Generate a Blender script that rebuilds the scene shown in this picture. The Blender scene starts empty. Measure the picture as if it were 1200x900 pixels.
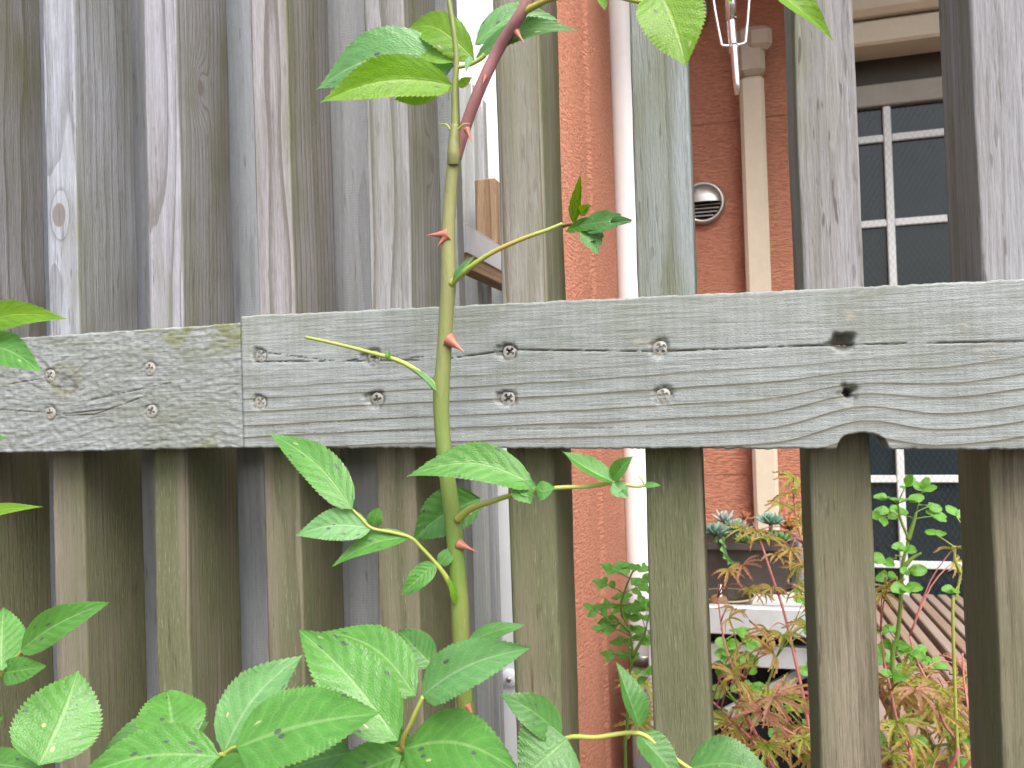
import bpy, math, random
import numpy as np
from mathutils import Vector, Matrix
rnd = random.Random(7)
SC = bpy.context.scene
COL = SC.collection

# ---------------------------------------------------------------- camera
YAW, PITCH, ROLL, FPX = math.radians(15), math.radians(1.0), .03, 933.0
CAM = np.array((0., -.52, 1.05))
_F = np.array([-math.sin(YAW)*math.cos(PITCH), math.cos(YAW)*math.cos(PITCH), math.sin(PITCH)])
_R0 = np.cross(_F, [0, 0, 1]); _R0 /= np.linalg.norm(_R0); _U0 = np.cross(_R0, _F)
_R = _R0*math.cos(ROLL) - _U0*math.sin(ROLL); _U = _U0*math.cos(ROLL) + _R0*math.sin(ROLL)
cd = bpy.data.cameras.new('camera'); cam = bpy.data.objects.new('camera', cd); COL.objects.link(cam)
cam.matrix_world = Matrix(((_R[0], _U[0], -_F[0], CAM[0]), (_R[1], _U[1], -_F[1], CAM[1]),
                           (_R[2], _U[2], -_F[2], CAM[2]), (0, 0, 0, 1)))
cd.sensor_width = 36; cd.lens = FPX/1200*36; cd.clip_start = .01; cd.clip_end = 500
cd.dof.use_dof = True; cd.dof.focus_distance = .53; cd.dof.aperture_fstop = 22
SC.camera = cam

# ---------------------------------------------------------------- world, sun, exposure (bright overcast)
SUN_EL, SUN_AZ = math.radians(55), math.radians(145)      # azimuth clockwise from +Y: soft light from above, behind and right of the camera
w = bpy.data.worlds.new('World'); SC.world = w; w.use_nodes = True
nt = w.node_tree; nt.nodes.clear()
sky = nt.nodes.new('ShaderNodeTexSky'); sky.sky_type = 'NISHITA'; sky.sun_disc = False
sky.sun_elevation = SUN_EL; sky.sun_rotation = SUN_AZ; sky.air_density = 1.2; sky.dust_density = 5.0; sky.ozone_density = 1.0
hs = nt.nodes.new('ShaderNodeHueSaturation'); hs.inputs['Saturation'].default_value = .68
bg = nt.nodes.new('ShaderNodeBackground'); bg.inputs['Strength'].default_value = .15
out = nt.nodes.new('ShaderNodeOutputWorld')
nt.links.new(sky.outputs[0], hs.inputs['Color']); nt.links.new(hs.outputs[0], bg.inputs['Color']); nt.links.new(bg.outputs[0], out.inputs['Surface'])
sd = bpy.data.lights.new('sun', 'SUN'); sd.energy = 1.5; sd.angle = math.radians(40); sd.color = (1, .98, .95)
so = bpy.data.objects.new('sun', sd); COL.objects.link(so)
_sd = Vector((math.sin(SUN_AZ)*math.cos(SUN_EL), math.cos(SUN_AZ)*math.cos(SUN_EL), math.sin(SUN_EL)))
so.rotation_euler = _sd.to_track_quat('Z', 'Y').to_euler(); so.location = (0, -3, 6)
SC.view_settings.view_transform = 'Standard'; SC.view_settings.look = 'None'
SC.view_settings.exposure = 1.1; SC.view_settings.gamma = 1.0
SC.view_settings.use_curve_mapping = False
SC.cycles.max_bounces = 5; SC.cycles.diffuse_bounces = 2; SC.cycles.use_adaptive_sampling = True; SC.cycles.adaptive_threshold = .03; SC.cycles.glossy_bounces = 2; SC.cycles.transmission_bounces = 3
SC.cycles.transparent_max_bounces = 6; SC.cycles.caustics_reflective = False; SC.cycles.caustics_refractive = False

# ---------------------------------------------------------------- helpers
def at(px, py, Y):                      # point of the plane Y seen at a spot of the photograph
    d = _F + _R*(px-600)/FPX - _U*(py-450)/FPX
    return CAM + d*((Y-CAM[1])/d[1])
def pxm(px, py, Y):                     # metres per photograph pixel there
    P = at(px, py, Y); return float(np.dot(P-CAM, _F))/FPX

ORG = {}
def V3(a): return np.array(a, float)
def thing(name, label, cat, loc=(0, 0, 0), group=None):
    o = bpy.data.objects.new(name, None); COL.objects.link(o); o.location = loc; o.empty_display_size = .05
    o['label'] = label; o['category'] = cat
    if group: o['group'] = group
    ORG[o] = V3(loc); return o
def mesh(name, V, F, mat, parent=None, smooth=False, uv=None, loc=None):
    """one mesh object; V in world coordinates"""
    V = np.asarray(V, float)
    if parent is not None: org = ORG[parent]
    else: org = V3(loc) if loc is not None else np.zeros(3)
    me = bpy.data.meshes.new(name); me.from_pydata((V-org).tolist(), [], F); me.update()
    if smooth: me.polygons.foreach_set('use_smooth', [True]*len(me.polygons))
    if uv is not None:
        l = me.uv_layers.new(name='UVMap'); idx = np.zeros(len(me.loops), int); me.loops.foreach_get('vertex_index', idx)
        l.data.foreach_set('uv', np.asarray(uv)[idx].astype(np.float32).ravel())
    me.materials.append(mat)
    o = bpy.data.objects.new(name, me); COL.objects.link(o)
    if parent is not None: o.parent = parent
    else: o.location = org
    ORG[o] = org
    return o
def inst(name, me, parent, M):
    """another object on shared mesh data, M world matrix"""
    o = bpy.data.objects.new(name, me); COL.objects.link(o)
    o.parent = parent; o.matrix_basis = Matrix.Translation(Vector(-ORG[parent])) @ M
    ORG[o] = ORG[parent]; return o
def tag(o, label, cat, group=None):
    o['label'] = label; o['category'] = cat
    if group: o['group'] = group
    return o
def structure(o): o['kind'] = 'structure'; return o
def join(parts):
    V, F, n = [], [], 0
    for v, f in parts:
        v = np.asarray(v, float); V.append(v); F += [tuple(i+n for i in q) for q in f]; n += len(v)
    return np.vstack(V), F
def box(x0, x1, y0, y1, z0, z1, b=.0):
    """box with chamfered edges"""
    if b <= 0:
        V = [(x, y, z) for x in (x0, x1) for y in (y0, y1) for z in (z0, z1)]
        return V, [(0, 1, 3, 2), (4, 6, 7, 5), (0, 4, 5, 1), (2, 3, 7, 6), (0, 2, 6, 4), (1, 5, 7, 3)]
    V = []; 
    prof = [(x0+b, y0), (x1-b, y0), (x1, y0+b), (x1, y1-b), (x1-b, y1), (x0+b, y1), (x0, y1-b), (x0, y0+b)]
    cx, cy = (x0+x1)/2, (y0+y1)/2
    sx, sy = 1-2*b/(x1-x0), 1-2*b/(y1-y0)
    for z, s in ((z0, 1), (z0+b, 0), (z1-b, 0), (z1, 1)):
        for x, y in prof: V.append((cx+(x-cx)*(sx if s else 1), cy+(y-cy)*(sy if s else 1), z))
    F = []
    for k in range(3):
        for i in range(8): F.append((k*8+i, k*8+(i+1) % 8, k*8+8+(i+1) % 8, k*8+8+i))
    F.append(tuple(range(7, -1, -1))); F.append(tuple(24+i for i in range(8)))
    return V, F
def smoothpath(P, R, n=6):
    P = [V3(p) for p in P]; out, ro = [], []
    for i in range(len(P)-1):
        p0 = P[max(i-1, 0)]; p1 = P[i]; p2 = P[i+1]; p3 = P[min(i+2, len(P)-1)]
        for k in range(n):
            t = k/n
            out.append(.5*((2*p1)+(-p0+p2)*t+(2*p0-5*p1+4*p2-p3)*t*t+(-p0+3*p1-3*p2+p3)*t**3)); ro.append(R[i]*(1-t)+R[i+1]*t)
    out.append(P[-1]); ro.append(R[-1]); return out, ro
def tube(P, R, seg=8, n=6, cap=True):
    if not hasattr(R, '__len__'): R = [R]*len(P)
    P, R = smoothpath(P, R, n) if n > 1 else ([V3(p) for p in P], list(R))
    V, F = [], []; a = None
    for i, p in enumerate(P):
        t = P[min(i+1, len(P)-1)]-P[max(i-1, 0)]; t = t/(np.linalg.norm(t)+1e-12)
        if a is None: a = np.cross(t, [0.3, 1, .2])
        a = a-t*np.dot(a, t); a = a/(np.linalg.norm(a)+1e-12); b = np.cross(t, a)
        for k in range(seg):
            th = 2*math.pi*k/seg; V.append(p+R[i]*(math.cos(th)*a+math.sin(th)*b))
    for i in range(len(P)-1):
        for k in range(seg): F.append((i*seg+k, i*seg+(k+1) % seg, (i+1)*seg+(k+1) % seg, (i+1)*seg+k))
    if cap: F.append(tuple(range(seg-1, -1, -1))); F.append(tuple((len(P)-1)*seg+k for k in range(seg)))
    return np.array(V), F
def lathe(prof, c, axis='z', seg=32):
    """prof: list of (radius, height) about c"""
    V, F = [], []
    for r, h in prof:
        for k in range(seg):
            th = 2*math.pi*k/seg; a, b = r*math.cos(th), r*math.sin(th)
            V.append({'z': (a, b, h), 'y': (a, h, b)}[axis])
    V = np.array(V)+V3(c)
    for i in range(len(prof)-1):
        for k in range(seg): F.append((i*seg+k, i*seg+(k+1) % seg, (i+1)*seg+(k+1) % seg, (i+1)*seg+k))
    return V, F
# smooth value noise for geometry
def vnoise(seed):
    g = np.random.RandomState(seed).rand(64, 64)*2-1
    def f(x, y):
        x = np.asarray(x, float); y = np.asarray(y, float)
        xi = np.floor(x).astype(int); yi = np.floor(y).astype(int); fx = x-xi; fy = y-yi
        fx = fx*fx*(3-2*fx); fy = fy*fy*(3-2*fy)
        A = g[xi % 64, yi % 64]; B = g[(xi+1) % 64, yi % 64]; C = g[xi % 64, (yi+1) % 64]; D = g[(xi+1) % 64, (yi+1) % 64]
        return (A*(1-fx)+B*fx)*(1-fy)+(C*(1-fx)+D*fx)*fy
    return f

# ---------------------------------------------------------------- shader helpers
class S:
    """socket wrapper with arithmetic"""
    def __init__(s, nt, sock): s.nt, s.k = nt, sock
    def _m(s, op, *a, clamp=False):
        n = s.nt.nodes.new('ShaderNodeMath'); n.operation = op; n.use_clamp = clamp
        for i, v in enumerate(a):
            if isinstance(v, S): s.nt.links.new(v.k, n.inputs[i])
            else: n.inputs[i].default_value = v
        return S(s.nt, n.outputs[0])
    def __add__(s, o): return s._m('ADD', s, o)
    __radd__ = __add__
    def __sub__(s, o): return s._m('SUBTRACT', s, o)
    def __rsub__(s, o): return s._m('SUBTRACT', o, s)
    def __mul__(s, o): return s._m('MULTIPLY', s, o)
    __rmul__ = __mul__
    def __truediv__(s, o): return s._m('DIVIDE', s, o)
    def __pow__(s, o): return s._m('POWER', s, o)
    def op(s, name, *a): return s._m(name, s, *a)
    def clamp(s): return s._m('ADD', s, 0., clamp=True)
    def ss(s, a, b, lo=0., hi=1.):
        n = s.nt.nodes.new('ShaderNodeMapRange'); n.interpolation_type = 'SMOOTHSTEP'
        s.nt.links.new(s.k, n.inputs[0])
        for i, v in enumerate((a, b, lo, hi)): n.inputs[i+1].default_value = v
        return S(s.nt, n.outputs[0])
class Mat:
    def __init__(m, name):
        m.mat = bpy.data.materials.new(name); m.mat.use_nodes = True; m.nt = m.mat.node_tree; m.nt.nodes.clear()
        m.out = m.nt.nodes.new('ShaderNodeOutputMaterial')
    def node(m, t, **kw):
        n = m.nt.nodes.new(t)
        for k, v in kw.items(): setattr(n, k, v)
        return n
    def set(m, n, k, v):
        if isinstance(v, S): m.nt.links.new(v.k, n.inputs[k])
        else: n.inputs[k].default_value = v
    def coord(m, which='Object'):
        n = m.node('ShaderNodeTexCoord'); return S(m.nt, n.outputs[which])
    def xyz(m, v):
        n = m.node('ShaderNodeSeparateXYZ'); m.set(n, 0, v); return [S(m.nt, o) for o in n.outputs]
    def vec(m, x, y, z):
        n = m.node('ShaderNodeCombineXYZ')
        for i, v in enumerate((x, y, z)): m.set(n, i, v)
        return S(m.nt, n.outputs[0])
    def noise(m, v, scale=5., detail=3., rough=.55, dist=0., col=False):
        n = m.node('ShaderNodeTexNoise'); m.set(n, 'Vector', v)
        n.inputs['Scale'].default_value = scale; n.inputs['Detail'].default_value = detail
        n.inputs['Roughness'].default_value = rough; n.inputs['Distortion'].default_value = dist
        return S(m.nt, n.outputs[1 if col else 0])
    def voronoi(m, v, scale=5., feat='F1', out='Distance', rand=1.):
        n = m.node('ShaderNodeTexVoronoi'); n.feature = feat; m.set(n, 'Vector', v)
        n.inputs['Scale'].default_value = scale; n.inputs['Randomness'].default_value = rand
        return S(m.nt, n.outputs[out])
    def mix(m, f, a, b, blend='MIX'):
        n = m.node('ShaderNodeMix'); n.data_type = 'RGBA'; n.blend_type = blend
        m.set(n, 0, f)
        for k, v in ((6, a), (7, b)):
            if isinstance(v, S): m.nt.links.new(v.k, n.inputs[k])
            else: n.inputs[k].default_value = (*v, 1) if len(v) == 3 else v
        return S(m.nt, n.outputs[2])
    def bump(m, h, strength=.5, dist=.001, normal=None):
        n = m.node('ShaderNodeBump'); m.set(n, 'Height', h); n.inputs['Strength'].default_value = strength
        n.inputs['Distance'].default_value = dist
        if normal: m.nt.links.new(normal.k, n.inputs['Normal'])
        return S(m.nt, n.outputs[0])
    def rand(m):
        n = m.node('ShaderNodeObjectInfo'); return S(m.nt, n.outputs['Random'])
    def bsdf(m, col, rough=.6, spec=.3, normal=None, metal=0., **kw):
        n = m.node('ShaderNodeBsdfPrincipled')
        if isinstance(col, S): m.nt.links.new(col.k, n.inputs['Base Color'])
        else: n.inputs['Base Color'].default_value = (*col, 1)
        m.set(n, 'Roughness', rough); n.inputs['Specular IOR Level'].default_value = spec; n.inputs['Metallic'].default_value = metal
        for k, v in kw.items(): m.set(n, k, v)
        if normal: m.nt.links.new(normal.k, n.inputs['Normal'])
        return n
    def done(m, shader):
        m.nt.links.new(shader.outputs[0], m.out.inputs['Surface']); return m.mat

def plain(name, col, rough=.6, spec=.3, metal=0., grime=.15, bumps=.15, scale=40.):
    """paint, plastic or metal with faint dirt and unevenness"""
    m = Mat(name); c = m.coord(); n = m.noise(c, scale, 5, .6); n2 = m.noise(c, scale*.12, 3, .5)
    dark = tuple(v*(1-2.2*grime) for v in col)
    k = ((n-.5)*1.2+(n2-.5)*1.4+.5).clamp()
    cc = m.mix(k, dark, tuple(min(1, v*(1+grime*.5)) for v in col))
    return m.done(m.bsdf(cc, (n*.3+(rough-.15)).clamp(), spec, m.bump(n, bumps, .002), metal))

def wood(name, axis='z', c0=(0, 0, 0), pith=(.03, -.05), spacing=.0055, light=(.36, .34, .33), dark=(.17, .155, .14),
         green=(.145, .150, .085), algae=.35, brown=.0, line=.7, fibre=.5, rough_relief=.6, knots=(), sknots=(), dash=.6, seed=0., warp=.010, saw=.0, low_tone=0.):
    """weathered softwood: growth rings as cylinders about a pith, stretched fibres, silver bloom, algae film"""
    m = Mat(name); x, y, z = m.xyz(m.coord())
    x, y, z = x-c0[0], y-c0[1], z-c0[2]
    if axis == 'z': a, b, t = x, y, z
    elif axis == 'x': a, b, t = z, y, x
    else: a, b, t = x, z, y
    q = m.vec(a+seed*1.37, b+seed*.71, t*.22+seed*3.1)
    wl = m.noise(q, 9., 2., .5)-.5
    aa, bb = a-pith[0], b-pith[1]
    r = (aa*aa+bb*bb).op('SQRT')+wl*warp*2.2
    kn = None
    for (ka, kt, ks, kamp) in knots:           # rings swell round each knot
        d2 = ((a-ka)*(a-ka)/(ks*ks)+(t-kt)*(t-kt)/(ks*ks*5.)); e = (d2*-1.).op('EXPONENT')
        r = r+e*kamp
        k1 = ((a-ka)*(a-ka)+(t-kt)*(t-kt)*.45).op('SQRT')
        kk = k1.ss(ks*.62, ks*.50); kn = kk if kn is None else kn.op('MAXIMUM', kk)
    for (kb, kt, ks, kamp) in sknots:          # knots on the side face
        d2 = ((b-kb)*(b-kb)/(ks*ks)+(t-kt)*(t-kt)/(ks*ks*6.)); r = r+(d2*-1.).op('EXPONENT')*kamp
        kk = ((b-kb)*(b-kb)*1.6+(t-kt)*(t-kt)*.35).op('SQRT').ss(ks*.50, ks*.36); kn = kk if kn is None else kn.op('MAXIMUM', kk)
    patch = m.noise(m.vec(a*14+seed, b*14, t*5+seed), 1., 3., .6)
    patch2 = m.noise(m.vec(a*34+seed*2, b*34, t*2.+seed), 1., 2., .6)
    ring = r/spacing+patch2*1.4
    fr = ring.op('FRACT')
    late = (fr.ss(.30, .95)*.45+fr.ss(.74, .95)*.75)*fr.ss(1.0, .97)           # latewood: slow rise, sharp edge
    fib = m.noise(m.vec(a*420+seed, b*420, t*14), 1., 3., .65)
    fine = m.noise(m.vec(a*1300+seed, b*1300, t*90), 1., 2., .7)
    light = tuple(v*g for v, g in zip(light, (.84, .865, .90))); dark = tuple(v*g for v, g in zip(dark, (.75, .775, .80)))
    streak = m.noise(m.vec(a*130+seed, b*130, t*3.+seed), 1., 2., .6)
    k = (late*line*.85+(fib-.5)*(fibre*1.6+.5)+(fine-.5)*1.1+(streak-.5)*.9+(patch-.5)*.45+.30).clamp()
    c = m.mix(k, light, dark)
    if brown > 0:
        c = m.mix(patch2.ss(.35, .7)*brown*.45, c, (.22, .175, .145))
    al = patch*.6+patch2*.55
    amt = al.ss(.80-algae*.62, 1.0-algae*.42)*.85
    if axis == 'z' and algae > 0:             # film grows on the sheltered flanks
        gn_ = m.node('ShaderNodeNewGeometry'); nx, ny, nz_ = m.xyz(S(m.nt, gn_.outputs['Normal'])); amt = (amt+nx.op('ABSOLUTE').ss(.6, .95)*al.ss(.30, .62)*.42).clamp()
    if low_tone > 0:
        lw = z.ss(.01, -.06)                          # darker and browner below the rail, with more olive algae film
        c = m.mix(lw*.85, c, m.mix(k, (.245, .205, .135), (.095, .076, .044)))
        amt = (amt+al.ss(.40, .72)*lw*low_tone).clamp()
    gk = (fine*.9+fib*.7-.3).clamp()
    c = m.mix(amt, c, m.mix(gk, tuple(v*.6 for v in green), tuple(v*1.4 for v in green)))
    c = m.mix(fine.ss(.62, .76)*patch2.ss(.35, .65)*.35, c, (.55, .56, .52))
    ds = m.noise(m.vec(a*360+seed*3, b*360, t*42+seed), 1., 1., .5)
    pits = (fib.ss(.38, .26)*fine.ss(.55, .40)+ds.ss(.655, .735)*patch2.ss(.30, .62)*dash).clamp()
    c = m.mix(pits*.72, c, (.065, .052, .042))
    if kn is not None: c = m.mix(kn*.75, c, m.mix(fib, (.10, .08, .06), (.24, .21, .18)))
    h = fib*(.9*fibre+.3)+fine*.6
    if saw > 0:
        sw = (t*math.pi*2/.0024).op('SINE')*.5+.5
        h = h+sw*saw*.5; c = m.mix(sw*saw*.30, c, tuple(v*1.25 for v in light))
    nb = m.bump(h, rough_relief, .0016)
    return m.done(m.bsdf(c, .82, .18, nb))

# ================================================================ SETTING: ground
m = Mat('soil'); c = m.coord(); n1 = m.noise(c, 6., 6, .65); n2 = m.noise(c, 60., 4, .6)
M_SOIL = m.done(m.bsdf(m.mix((n1*.6+n2*.5-.05).clamp(), (.05, .04, .028), (.17, .15, .11)), .95, .1, m.bump(n2+n1, .8, .02)))
gx = np.concatenate([[-300, -60, -12], np.linspace(-4, 4, 33), [12, 60, 300]]); gn = vnoise(3)
V = [(x, y, 0 if abs(x) > 5 or abs(y) > 5 else .012*float(gn(x*2.1, y*2.1))) for y in gx for x in gx]; NG = len(gx)
F = [(j*NG+i, j*NG+i+1, (j+1)*NG+i+1, (j+1)*NG+i) for j in range(NG-1) for i in range(NG-1)]
structure(mesh('ground', V, F, M_SOIL, smooth=True))

# ================================================================ HOUSE
YW = 1.60                                # face of the back wall
XW = -.245                               # face of the wing that runs towards the fence
def siding(name, along):
    m = Mat(name); x, y, z = m.xyz(m.coord())
    s = x if along == 'x' else y
    q = m.vec(s*60., z*230., 0.); g = m.noise(q, 1., 3., .6, .6)
    g2 = m.noise(m.vec(s*160., z*480., 3.), 1., 3., .6); big = m.noise(m.vec(s*2., z*2., 1.), 1., 3., .5)
    pores = g.ss(.55, .38)*1.0
    col = m.mix((g2*.8+big*.4-.1).clamp(), (.46, .195, .125), (.56, .26, .175))
    col = m.mix(pores*.35, col, (.27, .10, .06))
    h = g*1.0+g2*.35-pores*.8
    return m.done(m.bsdf(col, .85, .15, m.bump(h, .7, .003)))
M_SID_X = siding('terracotta_siding', 'x'); M_SID_Y = siding('terracotta_siding_wing', 'y')
M_CREAM = plain('cream_metal', (.62, .55, .43), .45, .4, grime=.06, bumps=.03)
M_WHITE = plain('white_pvc', (.92, .93, .95), .35, .5, grime=.03, bumps=.02)
M_DARKBROWN = plain('dark_brown_strip', (.055, .028, .024), .5, .3)
M_STEEL = plain('brushed_steel', (.50, .49, .47), .38, .5, metal=.85, grime=.12, bumps=.05)
M_CHROME = plain('chrome', (.72, .73, .75), .2, .5, metal=.95, grime=.05, bumps=.02)
M_BLACK = plain('black_plastic', (.02, .02, .022), .5, .3)

house = thing('house', 'terracotta sided house with latticed window behind the fence', 'house', (0, YW, 0))
WX0, WX1, WZ0, WZ1 = .315, 1.06, .50, 1.905    # window opening
zs = [0., .42, .835, 1.29, 1.745, 2.199]
def panel(x0, x1, z0, z1):
    mesh('siding_panel', *box(x0, x1, YW, YW+.016, z0+.0006, min(z1, 2.197)-.0006, .0008), M_SID_X, house)
for i in range(len(zs)-1):
    z0, z1 = zs[i], zs[i+1]
    panel(XW-.02, WX0-.03, z0, z1)
    panel(WX1+.03, 3.2, z0, z1)
panel(WX0-.027, WX1+.027, 0, WZ0-.03); panel(WX0-.027, WX1+.027, 2.155, 2.198)
mesh('wall', *join([box(XW-.02, WX0-.035, YW+.018, YW+.118, 0, 2.198), box(WX1+.035, 3.2, YW+.018, YW+.118, 0, 2.198),
                    box(WX0-.034, WX1+.034, YW+.018, YW+.12, 0, WZ0-.035), box(WX0-.034, WX1+.034, YW+.018, YW+.118, 2.05, 2.198)]), M_SOIL, house)
# wing: panels face the passage (+X); front end of it stands near the fence
YN = .62
ys = [YN, 1.04, YW-.002]
yr = 1.03
yy = np.concatenate([[YN+.001, yr-.05], yr+.045*np.linspace(-1, 1, 13), [yr+.06, YW-.003]])
xx = [XW+.007*math.exp(-((v-yr)/.018)**2) for v in yy]
V = [(x, y, z) for z in (0, 2.3) for x, y in zip(xx, yy)]; n_ = len(yy)
mesh('siding_panel', V+[(XW-.016, YN+.001, 0), (XW-.016, YN+.001, 2.3)], [(i, i+1, n_+i+1, n_+i) for i in range(n_-1)]+[(2*n_, 0, n_, 2*n_+1)], M_SID_Y, house, smooth=True)
mesh('wing_wall', *box(-.50, XW-.018, YN, YW+.1, 0, 2.3), M_SID_X, house)
mesh('eave', *box(XW+.14, 3.2, YW-.62, YW+.118, 2.20, 2.40, .01), plain('eave_board', (.45, .40, .33), .7), house)
mesh('corner_strip', *box(XW+.066, XW+.125, YW-.012, YW-.001, 0, 2.198, .003), M_DARKBROWN, house)  # dark brown strip on the back wall beside the pipe

# window: shutter box, frame, lattice bars, wired glass
M_FRAME = plain('window_frame_aluminium', (.30, .28, .24), .45, .4, grime=.08, bumps=.03)
M_BAR = plain('lattice_bar', (.74, .77, .77), .45, .4, grime=.05, bumps=.02)
m = Mat('window_glass'); M_GLASS = m.done(m.bsdf((.016, .026, .032), .05, .5, None, 0., IOR=1.45))
win = mesh('window', *join([box(WX0-.03, WX0+.012, YW-.02, YW+.06, WZ0-.03, WZ1, .003), box(WX1-.012, WX1+.03, YW-.02, YW+.06, WZ0-.03, WZ1, .003),
                            box(WX0+.013, WX1-.013, YW-.018, YW+.058, WZ0-.03, WZ0+.02, .003),
                            box(WX0+.013, WX1-.013, YW+.01, YW+.05, 1.745, 1.80, .003)]), M_FRAME, house)
mesh('head_recess', *box(WX0+.013, WX1-.013, YW+.035, YW+.05, 1.803, 1.90, .002), plain('recess_dark', (.085, .075, .062), .5, .3), win)  # dark gap above the panes, painted as a brown-grey strip
mesh('shutter_box', *join([box(WX0-.05, WX1+.05, YW-.11, YW+.02, 1.925, 2.15, .012)]), M_CREAM, win)
mesh('shutter_rail', *box(WX0-.045, WX1+.045, YW-.085, YW+.02, 1.862, 1.921, .006), M_CREAM, win)
cols = [WX0+.012, .408, .618, .828, WX1-.012]; rows = [WZ0+.02, .612, .822, 1.033, 1.244, 1.455, 1.666, 1.745]
for i in range(4):
    for j in range(7):
        mesh('pane', *box(cols[i]+.001, cols[i+1]-.001, YW+.03, YW+.036, rows[j]+.001, rows[j+1]-.001), M_GLASS, win)
for cx in cols[1:4]: mesh('lattice_bar', *box(cx-.009, cx+.009, YW+.016, YW+.0295, WZ0+.021, 1.744, .002), M_BAR, win)
for cz in rows[1:7]:
    for i in range(4):
        a, b = cols[i]+(.0095 if i else .0005), cols[i+1]-(.0095 if i < 3 else .0005)
        mesh('lattice_bar', *box(a, b, YW+.017, YW+.0295, cz-.009, cz+.009, .002), M_BAR, win)
wires = []
step = .0135; n = 0
H = 1.744-(WZ0+.021); Wd = cols[-1]-cols[0]
for sgn in (1, -1):
    u = -H*.7
    while u < Wd+H*.7:
        # strip of the line x = u + .7*sgn*z', clipped to the pane field
        pts = []
        for zz in (0, H):
            pts.append((cols[0]+u+sgn*.6*(zz-H/2), zz))
        (xa, za), (xb, zb) = pts
        def clip(x):
            return za+(x-xa)/(xb-xa)*(zb-za)
        lo, hi = min(xa, xb), max(xa, xb); l2, h2 = max(lo, cols[0]), min(hi, cols[-1])
        if h2-l2 > .01:
            A = V3((l2, YW+.014, WZ0+.021+clip(l2))); B = V3((h2, YW+.014, WZ0+.021+clip(h2)))
            wires.append(tube([A, B], 0.0002, 3, 1, False))
        u += step
w_ = mesh('wire_mesh', *join(wires), plain('dark_wire', (.07, .07, .075), .5, .3), win)
w_['kind'] = 'stuff'

# pipes, duct, vents
pp = thing('downpipe', 'white round downpipe in the corner of the terracotta walls', 'drain pipe', (XW+.04, YW-.14, 0))
pc = at(737, 250, YW-.17); PXc = float(pc[0]); pr = 17.0*pxm(737, 250, YW-.17)
mesh('pipe', *lathe([(pr, 0), (pr, 2.32)], (PXc, YW-.17, 0), 'z', 40), M_WHITE, pp, smooth=True)
mesh('bracket', *lathe([(pr+.001, .40), (pr+.004, .402), (pr+.004, .425), (pr+.001, .427)], (PXc, YW-.17, 0), 'z', 40), M_STEEL, pp, smooth=True)
mesh('bracket', *lathe([(pr+.001, 2.2), (pr+.004, 2.202), (pr+.004, 2.225), (pr+.001, 2.227)], (PXc, YW-.17, 0), 'z', 40), M_STEEL, pp, smooth=True)

dl = at(869.5, 170, YW-.03); dr = at(896, 170, YW-.03); dx0, dx1 = float(dl[0])-.002, float(dr[0])+.003
dct = thing('pipe_duct', 'cream pipe cover running down the terracotta wall', 'pipe cover', (dx0, YW-.03, 0))
mesh('cover', *box(dx0, dx1, YW-.055, YW-.001, .62, at(880, 88, YW-.055)[2], .008), M_CREAM, dct)
zc = at(880, 88, YW-.055)[2]; zt = at(880, 30, YW-.055)[2]
mesh('cap', *box(dx0-.004, dx1+.004, YW-.062, YW-.001, zc+.001, zt, .012), plain('beige_plastic', (.47, .41, .33), .5, .3, grime=.08), dct)
mesh('cap_end', *box(dx0+.02, dx1+.022, YW-.07, YW-.03, zc+.06, zt-.005, .012), plain('beige_plastic_b', (.47, .41, .33), .5, .3, grime=.08), dct)

def vent(px, py, rpx, label, louvre=True):
    c = at(px, py, YW-.012); r = rpx*pxm(px, py, YW-.012)
    t = thing('wall_vent', label, 'vent', tuple(c), 'steel vents on the terracotta wall')
    mesh('flange', *lathe([(r*.80, -.004), (r*.84, -.012), (r*.95, -.010), (r, -.001), (r, .011)], c, 'y', 40), M_STEEL, t, smooth=True)
    mesh('back', *lathe([(0.0001, .004), (r*.80, .004)], c, 'y', 32), M_BLACK, t)
    # hood: upper part of a dome
    V, F = [], []; nu, nv = 24, 8
    for j in range(nv+1):
        for i in range(nu+1):
            th = math.pi*(i/nu); ph = j/nv*math.pi*.5
            V.append((c[0]+r*.80*math.cos(th), c[1]-.005-math.sin(ph)*r*.55*math.sin(th)**.5 if math.sin(th) > 0 else c[1]-.005,
                      c[2]+r*.80*math.sin(th)*math.cos(ph)-r*.05*math.sin(ph)))
    for j in range(nv):
        for i in range(nu): a = j*(nu+1)+i; F.append((a, a+1, a+nu+2, a+nu+1))
    mesh('hood', V, F, M_STEEL, t, smooth=True)
    if louvre:
        for k in range(4):
            zz = c[2]-r*(.12+.17*k); hw = math.sqrt(max(0, (r*.78)**2-(zz-c[2])**2))
            mesh('louvre', *box(c[0]-hw, c[0]+hw, c[1]-.010, c[1]+.002, zz-r*.025, zz+r*.025), plain('louvre_metal', (.35, .33, .30), .4, .4, metal=.5) if k == 0 else bpy.data.materials['louvre_metal'], t)
    return t
vent(824, 238, 25, 'round steel vent with louvres low on the terracotta wall')
vent(801, 14, 29, 'round steel vent hood high on the wall, mostly behind leaves')

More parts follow.
